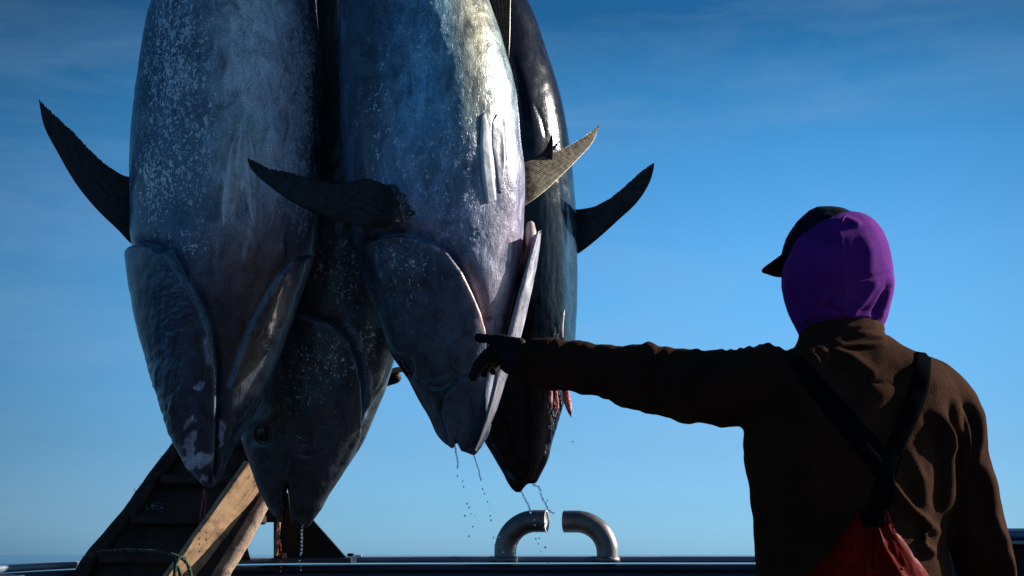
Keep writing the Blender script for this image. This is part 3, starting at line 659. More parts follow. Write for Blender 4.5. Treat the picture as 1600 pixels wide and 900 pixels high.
def rel2(px, py, fr):
    a, _, _ = plate(px, py, OP2, 0.013, 3, 90, 0.026, 12); b, _, _ = plate(px, py, PRE2, -0.0035, 3, 60, 0.0025, 2.5); j, _, _ = plate(px, py, JAW2, 0.006, 3, 50, 0.006, 4)
    D = a + b + j
    D += ridge(px, py, [(672, 382), (700, 400), (722, 432), (738, 466), (750, 500), (757, 530)], 0.003, 4)
    D -= ridge(px, py, [(690, 392), (716, 415), (736, 450), (752, 492), (762, 530)], 0.006, 5)
    D -= ridge(px, py, [(671, 598), (684, 604), (697, 600), (708, 590)], 0.005, 3) + ridge(px, py, [(692, 622), (690, 645), (696, 668), (708, 690)], 0.009, 4)
    D -= ridge(px, py, [(764, 520), (766, 570), (760, 620), (757, 650)], 0.012, 4) + ridge(px, py, [(719, 500), (720, 560), (726, 580)], 0.002, 2)
    D -= 0.010 * np.exp(-((px - 632) / 17) ** 4 - ((py - 573) / 19) ** 4)
    D -= ridge(px, py, [(750, 180), (748, 224), (752, 280), (759, 322)], 0.005, 2.5) + 0.006 * np.exp(-((px - 779) / 10) ** 4 - ((py - 222) / 44) ** 4)
    D += ridge(px, py, [(800, 250), (802, 330), (796, 420), (780, 500)], 0.003, 8)
    D += np.exp(-((px - 600) / 35) ** 2 - ((py - 330) / 35) ** 2) * 0 + np.exp(-((px - 612) / 26) ** 2 - ((py - 326) / 34) ** 2) * (0.020 + fbm(px / 8, py / 10, 3) * 0.02)
    D += np.exp(-((px - 690) / 60) ** 2 - ((py - 370) / 20) ** 2) * np.abs(fbm((px + py) / 12, (py - px) / 6, 3)) * 0.016
    D += fbm(px / 16 + py / 20, py / 9 - px / 30, 3) * 0.004 * np.exp(-((px - 660) / 90) ** 2 - ((py - 120) / 130) ** 2)
    return D
def paint2(px, py, ang, V, fr):
    c = blobs(px, py, (0.10, 0.20, 0.32), [(740, 60, 50, 190, (0.25, 0.21, 0.09), 0.95), (788, 150, 20, 180, (0.09, 0.18, 0.16), 0.8), (722, 30, 22, 90, (0.27, 0.20, 0.09), 0.6), (660, 130, 60, 160, (0.18, 0.52, 0.80), 0.9), (570, 120, 40, 330, (0.02, 0.05, 0.10), 0.9),
        (640, 280, 80, 80, (0.20, 0.34, 0.60), 0.7), (700, 340, 90, 60, (0.36, 0.34, 0.52), 0.7), (800, 350, 40, 160, (0.26, 0.20, 0.29), 0.85), (780, 480, 40, 80, (0.50, 0.42, 0.50), 0.7), (640, 480, 70, 110, (0.055, 0.07, 0.11), 0.85), (720, 520, 40, 60, (0.17, 0.16, 0.23), 0.6),
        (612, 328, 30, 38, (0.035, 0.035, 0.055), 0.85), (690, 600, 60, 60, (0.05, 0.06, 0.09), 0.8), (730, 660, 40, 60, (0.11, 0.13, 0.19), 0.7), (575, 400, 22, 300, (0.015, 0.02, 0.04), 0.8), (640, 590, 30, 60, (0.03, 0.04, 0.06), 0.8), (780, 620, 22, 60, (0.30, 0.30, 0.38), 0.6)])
    hd_ = plate(px, py, OP2, 1, 3, 1e6, 0, 1)[1][..., None]; c = c * (1 - 0.3 * hd_)
    for ln, wd, col, s in (([(674, 382), (700, 399), (722, 430)], 3.2, (0.45, 0.36, 0.42), 0.8), ([(722, 430), (738, 466), (750, 500), (757, 530)], 5, (0.75, 0.52, 0.46), 0.9), ([(734, 410), (756, 460), (770, 520)], 7, (0.3, 0.2, 0.26), 0.5), ([(762, 545), (765, 580), (762, 610)], 2, (0.4, 0.4, 0.42), 0.6)):
        d, _ = segdist(px, py, ln); w = np.exp(-(d / wd) ** 2)[..., None] * s; c = c * (1 - w) + np.array(col) * w
    d, _ = segdist(px, py, [(690, 392), (720, 418), (745, 470), (760, 520)]); w = np.exp(-(d / 4) ** 2)[..., None] * 0.6; c = c * (1 - w) + np.array((0.08, 0.03, 0.05)) * w
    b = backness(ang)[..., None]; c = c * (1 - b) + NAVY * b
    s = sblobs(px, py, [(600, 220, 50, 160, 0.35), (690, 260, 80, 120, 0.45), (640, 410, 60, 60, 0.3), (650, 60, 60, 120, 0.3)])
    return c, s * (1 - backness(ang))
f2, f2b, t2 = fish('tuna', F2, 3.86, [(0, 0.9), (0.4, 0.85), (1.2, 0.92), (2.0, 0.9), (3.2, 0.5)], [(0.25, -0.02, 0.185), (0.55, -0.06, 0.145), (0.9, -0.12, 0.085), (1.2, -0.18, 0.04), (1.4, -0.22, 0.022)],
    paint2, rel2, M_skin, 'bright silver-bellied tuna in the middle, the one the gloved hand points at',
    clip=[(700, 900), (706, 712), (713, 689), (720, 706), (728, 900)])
fin('pectoral_fin', [(624, 318), (610, 294), (592, 284), (580, 280), (567, 279), (547, 284), (522, 286), (480, 277), (447, 268), (422, 263), (405, 255), (390, 248), (387, 247)],
    [(624, 334), (614, 350), (594, 356), (563, 354), (538, 348), (510, 338), (480, 328), (455, 315), (430, 298), (410, 282), (393, 265), (388, 254), (386.5, 248)], 3.645, 3.60, M_fin, f2, 120, 44, 0.014, 26, 2, curve=-0.035)
fin('pectoral_fin', [(806, 262), (821, 254), (853, 243), (886, 229), (914, 212), (932, 199), (936, 196)], [(808, 328), (823, 320), (849, 301), (877, 275), (900, 252), (928, 219), (936.5, 196.5)], 3.98, 4.24, M_finb, f2, 90, 40, 0.012, 18, 1.5, yA=-0.10)
bs = rtube([P(588, 322, 3.655), P(608, 322, 3.66), P(636, 328, 3.665)], [0.040, 0.060, 0.030], 48, 48, squash=0.36, up=(0, 1, 0))
bV = bs[0]; bx, by = proj(bV); bV = bV + np.array([0, -1, 0]) * (fbm(bx / 7, by / 9, 4) * 0.022)[:, None]
bc = np.array((0.05, 0.045, 0.06)) * (1 + 1.4 * fbm(bx / 6, by / 6, 3))[:, None]
mk('fin_base', bV, bs[1], M_skin, f2, True, attrs={'tint': np.clip(bc, 0.01, 1), 'speck': np.full(len(bV), 0.25)})
lay('pelvic_fin', [(751, 182), (750, 224), (753, 275), (759, 318)], [(758, 177), (764, 200), (768, 240), (776, 312)], t2, M_finp, f2, 0.0045, 60, 16)
lay('pelvic_fin', [(769, 190), (768, 215), (772, 255), (779, 300)], [(776, 178), (788, 205), (790, 255), (783, 302)], t2, material('shade_painted_fin', rough=0.35, build=fin_build((0.008, 0.010, 0.02), (0.10, 0.12, 0.2))), f2, 0.003, 60, 12)  # darkened copy of the pale fin, painting the shade of the slot
# the far gill cover, standing open
def flap(name, outer, inner, Yo, Yi, mat, parent, th=0.006, nu=70, nv=14, bulge=0.022):
    A = resample(outer, nu); B = resample(inner, nu); u = np.linspace(0, 1, nu)[:, None]; v = np.linspace(0, 1, nv)[None, :]
    q = A[:, None, :] * (1 - v[..., None]) + B[:, None, :] * v[..., None]; Yc = Yo + (Yi - Yo) * v - bulge * np.sin(v * np.pi) + fbm(u * 12, v * 3, 3) * 0.006
    f_ = P(q[..., 0], q[..., 1], Yc); b_ = f_ + np.array([0.001, th, 0]) * (1 - np.abs(2 * v - 1) ** 4)[..., None]
    V = np.vstack([f_.reshape(-1, 3), b_.reshape(-1, 3)]); g = gridfaces(nu, nv, False); n = nu * nv
    rim = [i*nv for i in range(nu)] + [(nu-1)*nv + k for k in range(1, nv)] + [i*nv + nv-1 for i in range(nu-2, -1, -1)] + list(range(nv-2, 0, -1))
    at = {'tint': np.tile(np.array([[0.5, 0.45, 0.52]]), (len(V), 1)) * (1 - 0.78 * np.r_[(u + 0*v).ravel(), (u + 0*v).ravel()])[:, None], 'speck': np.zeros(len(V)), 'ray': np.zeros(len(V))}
    return mk(name, V, np.vstack([g, g[:, ::-1] + n, np.array([[a, a + n, b + n, b] for a, b in zip(rim, rim[1:] + rim[:1])])]), mat, parent, True, attrs=at)
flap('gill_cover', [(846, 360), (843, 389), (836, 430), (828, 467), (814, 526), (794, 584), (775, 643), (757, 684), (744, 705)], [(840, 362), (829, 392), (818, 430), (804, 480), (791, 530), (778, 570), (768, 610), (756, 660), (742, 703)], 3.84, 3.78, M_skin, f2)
flap('gill_lining', [(841, 361), (830, 392), (819, 430), (806, 480), (793, 528)], [(826, 375), (817, 410), (806, 450), (795, 495), (786, 530)], 3.81, 3.90, material('gill_lining', (0.22, 0.13, 0.2), 0.35), f2, bulge=0)
V, Fs = rtube([P(829, 352, 3.93), P(829, 366, 3.92), P(826, 384, 3.90)], [0.012, 0.017, 0.008], 20, 20); mk('gill_arch', V, Fs, M_pink, f2)
V, Fs = rtube([P(823, 372, 3.93), P(818, 400, 3.92), P(806, 450, 3.9)], [0.010, 0.012, 0.006], 16, 20); mk('gill_arch', V, Fs, material('dark_gill', (0.10, 0.015, 0.02), 0.3), f2)
def eye(tree, px, py, r, parent, sx=1.0):
    loc, n, _, _ = hit(tree, px, py)
    if loc is None: return
    fr = frame(n, (0, 0, 1)); n_ = np.array(n); m = 20
    V = []; 
    for i in range(9):
        a = i / 8 * np.pi / 2
        for j in range(28):
            b = j / 28 * 2 * np.pi; V.append(np.array(loc) + n_ * (0.009 * math.cos(a) - 0.004) + r * math.sin(a) * (sx * math.cos(b) * fr[1] + math.sin(b) * fr[2]))
    e_ = mk('eye', V, [list(map(int, f))[::-1] for f in gridfaces(9, 28, True)], M_eye, parent)
    ring = [np.array(loc) + n_ * 0.003 + r * 1.12 * (sx * math.cos(b) * fr[1] + math.sin(b) * fr[2]) for b in np.linspace(0, 2 * np.pi, 41)]
    mk('eyelid', *tube(ring, r * 0.09, 8, False, up=tuple(n_)), M_iris, e_)
eye(t2, 634, 574, 0.026, f2, 0.85)

# --- fish 3 (behind, between): side view, jaws open
F3 = [(824, 474, 480), (818, 462, 486), (806, 432, 494), (798, 424, 499), (780, 414, 510), (765, 407, 520), (730, 394, 541), (690, 383, 566), (650, 378, 586), (610, 380, 602), (570, 384, 614), (530, 388, 624), (450, 396, 640), (350, 404, 652), (250, 410, 656), (150, 416, 654), (50, 424, 650), (-60, 436, 640)]
OP3 = [(420, 500), (462, 489), (482, 496), (503, 503), (519, 505), (524, 513), (541, 533), (555, 562), (563, 600), (565, 640), (560, 685), (550, 735), (530, 790), (520, 880), (360, 880), (360, 520)]
PRE3 = [(440, 590), (480, 570), (500, 573), (516, 588), (524, 615), (522, 655), (508, 692), (470, 700), (430, 680)]
def rel3(px, py, fr):
    a, _, _ = plate(px, py, OP3, 0.012, 3, 70, 0.024, 13); b, _, _ = plate(px, py, PRE3, -0.003, 3, 50, 0.003, 2.5)
    D = a + b + ridge(px, py, [(537, 502), (556, 528), (570, 562), (576, 602), (573, 650), (563, 690)], 0.008, 6)
    D += ridge(px, py, [(503, 503), (522, 512), (541, 534), (555, 563), (563, 600), (565, 645)], 0.0025, 4)
    D -= ridge(px, py, [(441, 695), (449, 715), (446, 745)], 0.005, 3) + ridge(px, py, [(450, 703), (480, 712), (505, 700)], 0.003, 3)
    D -= 0.03 * np.exp(-((px - 447) / 5) ** 2) * smooth(745, 775, py)
    D -= ridge(px, py, [(600, 600), (575, 660), (535, 740), (500, 790)], 0.006, 5) - ridge(px, py, [(590, 600), (565, 662), (525, 740)], 0.004, 4)
    D -= 0.006 * np.exp(-((px - 410) / 16) ** 4 - ((py - 678) / 16) ** 4)
    return D
def paint3(px, py, ang, V, fr):
    c = blobs(px, py, (0.04, 0.055, 0.08), [(540, 420, 60, 100, (0.09, 0.12, 0.17), 0.8), (510, 560, 50, 60, (0.06, 0.075, 0.10), 0.8), (430, 600, 50, 60, (0.035, 0.035, 0.035), 0.8), (435, 645, 18, 20, (0.10, 0.10, 0.05), 0.8), (420, 740, 30, 60, (0.02, 0.04, 0.045), 0.8), (470, 770, 40, 50, (0.02, 0.022, 0.035), 0.8)])
    for ln, wd, col, s in (([(464, 491), (500, 503), (522, 514), (541, 536), (555, 565), (563, 602), (565, 650)], 4, (0.12, 0.22, 0.34), 0.85), ([(540, 506), (557, 530), (570, 564), (575, 605), (572, 650)], 5, (0.10, 0.18, 0.30), 0.8)):
        d, _ = segdist(px, py, ln); w = np.exp(-(d / wd) ** 2)[..., None] * s; c = c * (1 - w) + np.array(col) * w
    d, _ = segdist(px, py, [(382, 690), (388, 705), (396, 722)]); w = np.exp(-(d / 5) ** 2)[..., None] * 0.7; c = c * (1 - w) + np.array((0.3, 0.03, 0.02)) * w
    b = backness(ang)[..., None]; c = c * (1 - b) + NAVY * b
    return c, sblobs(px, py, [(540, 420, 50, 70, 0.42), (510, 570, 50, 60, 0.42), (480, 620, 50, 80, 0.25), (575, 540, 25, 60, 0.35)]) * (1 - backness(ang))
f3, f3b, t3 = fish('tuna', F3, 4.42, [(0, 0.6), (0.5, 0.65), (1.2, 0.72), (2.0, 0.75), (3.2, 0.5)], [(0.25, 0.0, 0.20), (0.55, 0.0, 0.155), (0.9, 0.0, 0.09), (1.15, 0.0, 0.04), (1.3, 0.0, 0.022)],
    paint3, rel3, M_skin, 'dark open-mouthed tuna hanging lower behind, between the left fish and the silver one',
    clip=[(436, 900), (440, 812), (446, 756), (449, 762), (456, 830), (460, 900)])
eye(t3, 410, 678, 0.026, f3)

# --- fish 4 (right, behind): wet black back
F4 = [(769, 806, 815), (765, 801, 822), (757, 795, 836), (740, 786, 846), (720, 774, 856), (690, 756, 864), (660, 738, 873), (620, 716, 884), (560, 690, 896), (500, 672, 901), (450, 662, 903), (400, 655, 903), (340, 645, 901), (300, 640, 898), (260, 634, 894), (214, 626, 888), (173, 620, 881), (130, 614, 870), (87, 608, 856), (38, 602, 840), (0, 598, 824), (-60, 590, 797)]
def rel4(px, py, fr):
    D = ridge(px, py, [(803, 60), (818, 130), (836, 230), (846, 330), (850, 430), (850, 520)], 0.007, 16) - ridge(px, py, [(868, 240), (884, 300), (892, 400), (892, 520)], 0.007, 7)
    D -= ridge(px, py, [(800, 80), (815, 150), (826, 230)], 0.006, 6) + ridge(px, py, [(832, 160), (846, 190), (852, 215)], 0.002, 3)
    D += np.exp(-((px - 870) / 14) ** 2 - ((py - 600) / 120) ** 2) * fbm(px / 5, py / 14, 4) * 0.014
    D += np.exp(-((px - 845) / 25) ** 2 - ((py - 400) / 120) ** 2) * fbm(px / 4, py / 30, 3) * 0.004
    D -= ridge(px, py, [(760, 690), (785, 728), (810, 752), (826, 757)], 0.010, 4)
    return D
def paint4(px, py, ang, V, fr):
    c = blobs(px, py, (0.004, 0.0045, 0.008), [(845, 100, 30, 200, (0.016, 0.016, 0.026), 0.8), (892, 420, 10, 150, (0.03, 0.08, 0.15), 0.8)])
    return c, px * 0
f4, f4b, t4 = fish('tuna', F4, 4.32, [(0, 0.75), (0.5, 0.8), (1.2, 0.88), (2.0, 0.88), (3.2, 0.5)], [(0.25, -0.05, 0.175), (0.55, -0.12, 0.14), (0.9, -0.2, 0.08), (1.2, -0.27, 0.035), (1.4, -0.3, 0.022)],
    paint4, rel4, M_dark, und_=0.005, label= 'glossy black-backed tuna at the right of the bunch, hanging behind the sleeve',
    clip=[(800, 900), (814, 770), (821, 760), (826, 756), (832, 757), (842, 757), (860, 900)])
fin('pectoral_fin', [(886, 322), (900, 327), (923, 324), (947, 313), (970, 296), (993, 275), (1015, 258), (1022, 254)], [(890, 404), (907, 394), (928, 378), (965, 345), (998, 313), (1017, 280), (1022, 260), (1022.5, 255)], 4.32, 4.28, M_fin, f4, jag=1.5, rays=22)
fin('dark_spike', [(816, 256), (838, 246), (852, 232), (860, 214), (862, 207)], [(830, 258), (862, 250), (864, 240), (864, 222), (862.5, 207)], 4.10, 4.05, M_fin, f4, 40, 16, 0.01, 6)  # small dark pointed blade beside the flank
fin('anal_fin', [(756, -60), (764, -20), (770, 10), (780, 50), (792, 88), (794, 92)], [(800, -60), (799, -20), (798, 20), (797, 60), (795, 90), (794.5, 92)], 4.05, 4.02, material('brown_fin', rough=0.35, build=fin_build((0.02, 0.012, 0.006), (0.22, 0.13, 0.05))), f4, 60, 20, 0.012, 6)
def lump(name, pts, rads, mat, parent, n=12, steps=18): return mk(name, *rtube(pts, rads, n, steps), mat, parent)
lump('torn_flesh', [P(884, 606, 4.15), P(886, 625, 4.23), P(890, 642, 4.23), P(893, 652, 4.23)], [0.008, 0.012, 0.007, 0.001], M_flesh, f4)
lump('torn_flesh', [P(861, 606, 4.12), P(860, 622, 4.12), P(862, 636, 4.12)], [0.004, 0.006, 0.002], M_flesh, f4)
lump('torn_flesh', [P(869, 612, 4.13), P(871, 634, 4.13), P(866, 652, 4.13)], [0.003, 0.004, 0.001], M_flesh, f4)
lump('white_glint', [P(882, 484, 4.16), P(880, 495, 4.15), P(878, 512, 4.15), P(879, 527, 4.15)], [0.001, 0.003, 0.0045, 0.002], material('glint_white', (0.75, 0.72, 0.7), 0.3), f4)  # pale lump stands in for white glints on the flank

# ropes from the tails up to a hook (above the picture)
hk = empty('crane_hook', (-0.33, 4.2, 4.75), 'steel crane hook above the bunch of fish', 'hook')
mk('shank', *rtube([(-0.33, 4.2, 5.1), (-0.33, 4.2, 4.85)], [0.03, 0.03], 16, 8), M_steel, hk)
mk('hook_bend', *rtube([(-0.33 + 0.08 * math.sin(a), 4.2, 4.78 + 0.08 * math.cos(a)) for a in np.linspace(0, 4.4, 16)], [0.022] * 16, 12, 40), M_steel, hk)
for o_, w_ in ((f1, 'leftmost'), (f2, 'silver middle'), (f3, 'open-mouthed'), (f4, 'black-backed')):
    a = np.array(o_.location); rr = mk('tail_rope', *tube([a, (a + np.array((-0.33, 4.2, 4.7))) / 2, (-0.33, 4.2, 4.7)], 0.009, 10), M_hemp)
    tag(rr, 'rope from the tail of the %s tuna up to the hook' % w_, 'rope', 'ropes holding the fish by the tail')

# ------------------------------------------------------------------ drips
def drip(path, Y, drops, mat, label, r=0.0022, extra=()):
    rt = empty('drip', tuple(P(path[0][0], path[0][1], Y)), label, 'drip', 'drips falling from the fish')
    if len(path) > 1:
        p = resample(np.array([P(x, y, Y) for x, y in path]), 60); rad = r * (0.45 + 0.9 * np.abs(np.sin(np.arange(60) * 0.45 + rng.rand() * 3)) * rng.uniform(0.6, 1, 60))
        p[:, 0] += np.cumsum(rng.normal(0, 0.0003, 60)); mk('stream', *tube(p, rad, 8), mat, rt)
    for x, y, s in drops:
        V, Fs = rtube([P(x, y - 0.4, Y), P(x + rng.uniform(-.5, .5), y + 0.4 * s, Y)], [0.0016 * s, 0.0019 * s], 8, 4); mk('droplet', V, Fs, mat, rt)
drip([(710, 694), (711, 705), (713, 716), (713, 733)], 3.86, [(715, 744, 1.2), (723, 752, 1), (724, 761, 1.1), (730, 787, 1.2), (733, 793, 1.2), (736, 803, .8), (726, 806, 1.3), (739, 823, 1), (733, 838, 1.2), (742, 806, .6)], M_water, 'thin water drip from the upper jaw of the silver fish')
drip([(740, 709), (744, 724), (749, 744), (751, 752)], 3.86, [(754, 764, 1.2), (757, 771, 1.1), (762, 784, 1), (766, 791, .5), (766, 806, 1.1), (767, 813, 1.3), (771, 840, 1), (780, 839, 1.1), (773, 852, 1), (787, 862, 1.1)], M_water, 'thin water drip from the tip of the lower jaw of the silver fish', 0.002)
drip([(814, 768), (820, 778), (827, 790), (831, 803)], 4.4, [(835, 812, .8), (836, 820, 1), (838, 831, 1), (837, 842, 1.4), (842, 841, 1.2), (841, 850, 1), (852, 855, 1.6), (845, 862, .8), (855, 881, 1)], M_water, 'dark drip from the snout tip of the black-backed fish onto the bent pipe', 0.0028)
drip([(832, 757), (842, 762), (846, 776), (852, 786), (857, 797), (866, 803)], 4.4, [(855, 782, 1.2), (852, 818, 1.2), (850, 824, 1)], M_water, 'looping dark drip hanging right of the snout of the black-backed fish', 0.003)
drip([(320, 764), (318, 780), (315, 795), (313, 812)], 4.0, [(312, 816, 1.2)], M_blood, 'red drip from the snout of the leftmost fish', 0.002)
drip([(320, 766), (321, 785), (321, 800), (321, 812)], 4.01, [(321, 816, 1.2), (313, 830, 1), (322, 832, 1), (311, 842, 1), (322, 843, 1.2), (311, 850, 1), (311, 862, 1), (314, 871, 1)], M_blood, 'second red drip beside the first below the leftmost fish', 0.0016)
drip([(432, 799), (433, 820), (434, 845), (436, 862)], 4.4, [(437, 866, 1.2), (438, 878, 1), (439, 886, 1.2), (438, 893, 1.2)], M_blood, 'red drip from the upper jaw of the open-mouthed fish', 0.0022)
drip([(474, 818), (471, 828), (472, 845), (471, 860), (469, 868)], 4.4, [(468, 875, 1.6), (466, 879, 1.4), (470, 884, 1.2), (470, 890, 1.4)], M_water, 'clear drip from the lower jaw of the open-mouthed fish', 0.003)
drip([(895, 690)], 4.3, [(895, 690, 1.2)], M_water, 'single drop falling below the torn red flesh')

# ------------------------------------------------------------------ the man
MY = 3.0
man = empty('person', (float(P(1330, 700, MY)[0]), MY, 0), 'man seen from behind in brown fleece and purple hood, pointing left with black glove', 'person')
TURN = 0.24          # he stands turned to the left: his right side is farther away
def sect(rows, Y, dep, n=40, yo=None):
    """stack of ellipses: (py, x left, x right) -> tube with depth half-size dep"""
    V = []; 
    for k, (py, a, b) in enumerate(rows):
        y = Y + (yo[k] if yo else 0); d = dep[k]
        for j in range(n):
            t = j / n * 2 * np.pi; ct, st = math.cos(t), math.sin(t); q = (a + b) / 2 + (b - a) / 2 * np.sign(ct) * abs(ct) ** 0.85
            V.append(P(q, py, y + TURN * (q - 1330) / 740) + np.array([0, d * np.sign(st) * abs(st) ** 0.85, 0]))
    m = len(rows); return np.array(V), [list(map(int, f)) for f in gridfaces(m, n, True)] + [list(range(n))[::-1], [(m-1)*n + j for j in range(n)]]
def W3(px, py, dy): return P(px, py, MY + dy)
torso = sect([(497, 1266, 1368), (512, 1254, 1378), (527, 1250, 1382), (545, 1232, 1412), (560, 1212, 1450), (580, 1195, 1478), (610, 1180, 1496), (650, 1166, 1502), (700, 1162, 1498), (760, 1171, 1488), (830, 1179, 1478), (900, 1184, 1480), (960, 1180, 1490), (1010, 1180, 1492)],
             MY, [0.078, 0.084, 0.084, 0.088, 0.10, 0.118, 0.13, 0.138, 0.14, 0.135, 0.128, 0.13, 0.14, 0.14], yo=[0.02, 0.02, 0.015, 0, 0, 0, 0, 0, 0, 0, 0, 0, 0, 0])
larm = rtube([W3(1235, 622, -0.04), W3(1190, 602, -0.05), W3(1140, 607, -0.02), W3(1080, 604, 0.05), W3(1010, 593, 0.14), W3(940, 580, 0.25), W3(885, 572, 0.30), W3(857, 568, 0.33)],
             [0.085, 0.083, 0.081, 0.076, 0.073, 0.062, 0.057, 0.054], 32, 60)
rarm = rtube([W3(1440, 612, 0.04), W3(1472, 640, 0.06), W3(1490, 700, 0.06), W3(1508, 770, 0.06), W3(1528, 840, 0.06), W3(1545, 900, 0.08), W3(1542, 960, 0.16), W3(1520, 1000, 0.26)],
             [0.080, 0.078, 0.070, 0.067, 0.066, 0.062, 0.054, 0.046], 32, 60)
V, Fs, Nm = remesh(*joinvf([torso, larm, rarm]), 0.0065, 8)
px, py = proj(V); back = smooth(0.35, -0.05, Nm[:, 1])
D = fbm(px / 55, py / 60, 3) * 0.014
folds = [  # (line, height, width in photo pixels)
    ([(1262, 548), (1276, 562), (1288, 584)], 0.004, 5), ([(1282, 545), (1300, 562), (1312, 582)], 0.005, 5), ([(1300, 545), (1330, 562), (1370, 590)], 0.009, 11),
    ([(1330, 520), (1360, 524), (1384, 528)], 0.005, 5), ([(1290, 530), (1340, 541), (1385, 540)], 0.006, 5), ([(1310, 512), (1345, 512), (1372, 510)], 0.004, 4),
    ([(1386, 748), (1402, 772), (1425, 798), (1468, 836)], 0.013, 7), ([(1342, 692), (1356, 708), (1372, 726)], 0.010, 6), ([(1438, 850), (1445, 858), (1460, 868)], 0.011, 6), ([(1450, 822), (1442, 836), (1438, 850)], 0.008, 5),
    ([(1470, 640), (1482, 700), (1481, 760), (1478, 805)], 0.012, 9), ([(1494, 620), (1498, 660), (1510, 700), (1500, 750)], 0.010, 6), ([(1503, 640), (1512, 680), (1507, 730)], 0.008, 5), ([(1518, 625), (1530, 660), (1528, 700), (1520, 745)], 0.008, 8),
    ([(1418, 700), (1440, 760), (1446, 800)], 0.007, 10), ([(1535, 720), (1548, 770), (1556, 830)], 0.008, 10), ([(1540, 800), (1570, 850), (1580, 900)], 0.008, 9), ([(1455, 640), (1475, 670), (1488, 705)], 0.007, 8), ([(1560, 860), (1575, 880), (1585, 920)], 0.008, 8),
    ([(1330, 600), (1365, 615), (1400, 612)], 0.004, 14), ([(1420, 560), (1450, 590), (1475, 610)], 0.004, 16)]
for ln, h, w in folds: D += ridge(px, py, ln, h * 1.35, w) * back - ridge(px, py, [(a_ - w * 1.5, b_ + w * 0.5) for a_, b_ in ln], h * 0.7, w) * back
D -= ridge(px, py, [(1295, 594), (1350, 597), (1415, 601)], 0.004, 2.0) * back + ridge(px, py, [(1470, 608), (1495, 616)], 0.002, 2) * back
D -= ridge(px, py, [(1392, 560), (1400, 620), (1370, 680)], 0.006, 22) * back
D -= ridge(px, py, [(1238, 540), (1262, 530), (1320, 536), (1384, 520)], 0.006, 5, False) * 0.8
for x, y, hh, ww in ((1012, 533, 0.012, 9), (1022, 548, 0.007, 6), (1090, 549, 0.004, 7), (1200, 532, 0.012, 9), (1186, 536, 0.006, 5), (1170, 540, 0.006, 5), (1156, 544, 0.005, 5), (1142, 546, 0.005, 5), (1128, 549, 0.004, 4), (1218, 540, 0.006, 6)):
    D += hh * np.exp(-((px - x) / ww) ** 2 - ((py - y) / 26) ** 2) * smooth(-0.2, 0.5, Nm[:, 2])
D += fbm(px / 26 + py / 60, py / 60, 3) * 0.012 * smooth(1180, 1100, px)
for x in (846, 858, 874): D += 0.006 * np.exp(-((px - x + (py - 560) * -0.15) / 5) ** 2) * smooth(900, 880, px)
arm = smooth(1200, 1120, px)
D += arm * np.abs(np.sin((px + py * 0.8) / 19 + fbm(px / 60, py / 60, 2) * 6)) * 0.004
V = V + Nm * D[:, None]
jk = mk('jacket', V, Fs, M_fleece, man)
tj = bvh(V, Fs)
# turned-up cuff
cuff = rtube([W3(872, 570, 0.315), W3(856, 568, 0.33), W3(842, 565, 0.342)], [0.060, 0.062, 0.057], 40, 20); mk('cuff', *cuff, M_fleece, jk)
# hood
hood = sect([(331, 1312, 1326), (334, 1294, 1344), (340, 1280, 1354), (350, 1266, 1364), (365, 1250, 1375), (385, 1237, 1384), (405, 1229, 1389), (425, 1224, 1392), (445, 1224, 1392), (465, 1228, 1391), (485, 1234, 1387), (500, 1240, 1383), (515, 1246, 1376), (535, 1256, 1366)],
            MY, [0.01, 0.03, 0.05, 0.072, 0.09, 0.105, 0.112, 0.115, 0.115, 0.11, 0.10, 0.088, 0.075, 0.07], yo=[0.02] * 14)
V, Fs, Nm = remesh(*hood, 0.0045, 8); px, py = proj(V); back = smooth(0.4, 0, Nm[:, 1])
D = fbm(px / 60 + 5, py / 50, 2) * 0.010 
for ln, h, w in (([(1240, 420), (1232, 450), (1240, 490), (1252, 512)], 0.004, 5), ([(1250, 400), (1238, 440), (1246, 490)], -0.003, 5), ([(1388, 445), (1375, 480), (1362, 498)], -0.008, 5), ([(1392, 430), (1384, 470), (1374, 496)], 0.005, 5),
                 ([(1290, 455), (1272, 480), (1255, 505)], 0.004, 6), ([(1310, 450), (1290, 482), (1262, 512)], -0.003, 6), ([(1250, 500), (1300, 490), (1350, 494), (1380, 488)], 0.004, 6), ([(1320, 432), (1355, 434), (1390, 426)], -0.003, 3), ([(1318, 340), (1330, 345), (1345, 352)], 0.004, 5), ([(1222, 400), (1236, 370), (1262, 345), (1310, 331)], -0.003, 6)):
    D += ridge(px, py, ln, h * 1.6, w) * back
D += ridge(px, py, [(1308, 338), (1318, 400), (1320, 460), (1312, 505)], 0.0016, 2) * back - ridge(px, py, [(1303, 338), (1313, 400), (1315, 460), (1307, 505)], 0.002, 2) * back
for ln, h, w in (([(1262, 440), (1290, 470), (1340, 486)], 0.004, 5), ([(1345, 360), (1362, 400), (1360, 440)], 0.003, 8), ([(1372, 440), (1350, 470), (1320, 500)], 0.005, 5), ([(1385, 455), (1366, 486), (1340, 503)], -0.005, 4),
                 ([(1228, 440), (1240, 480), (1262, 508)], -0.004, 4), ([(1262, 350), (1246, 380), (1236, 420)], 0.003, 5), ([(1300, 480), (1330, 500), (1364, 500)], -0.004, 4)):
    D += ridge(px, py, ln, h, w) * back
V = V + Nm * D[:, None]
hd = mk('hood', V, Fs, M_purple, man)
# drawstring nub on the hood
mk('hood_tab', *rtube([W3(1316, 346, -0.075), W3(1318, 340, -0.068), W3(1323, 337, -0.06)], [0.002, 0.003, 0.003], 8, 8), M_purple, hd)
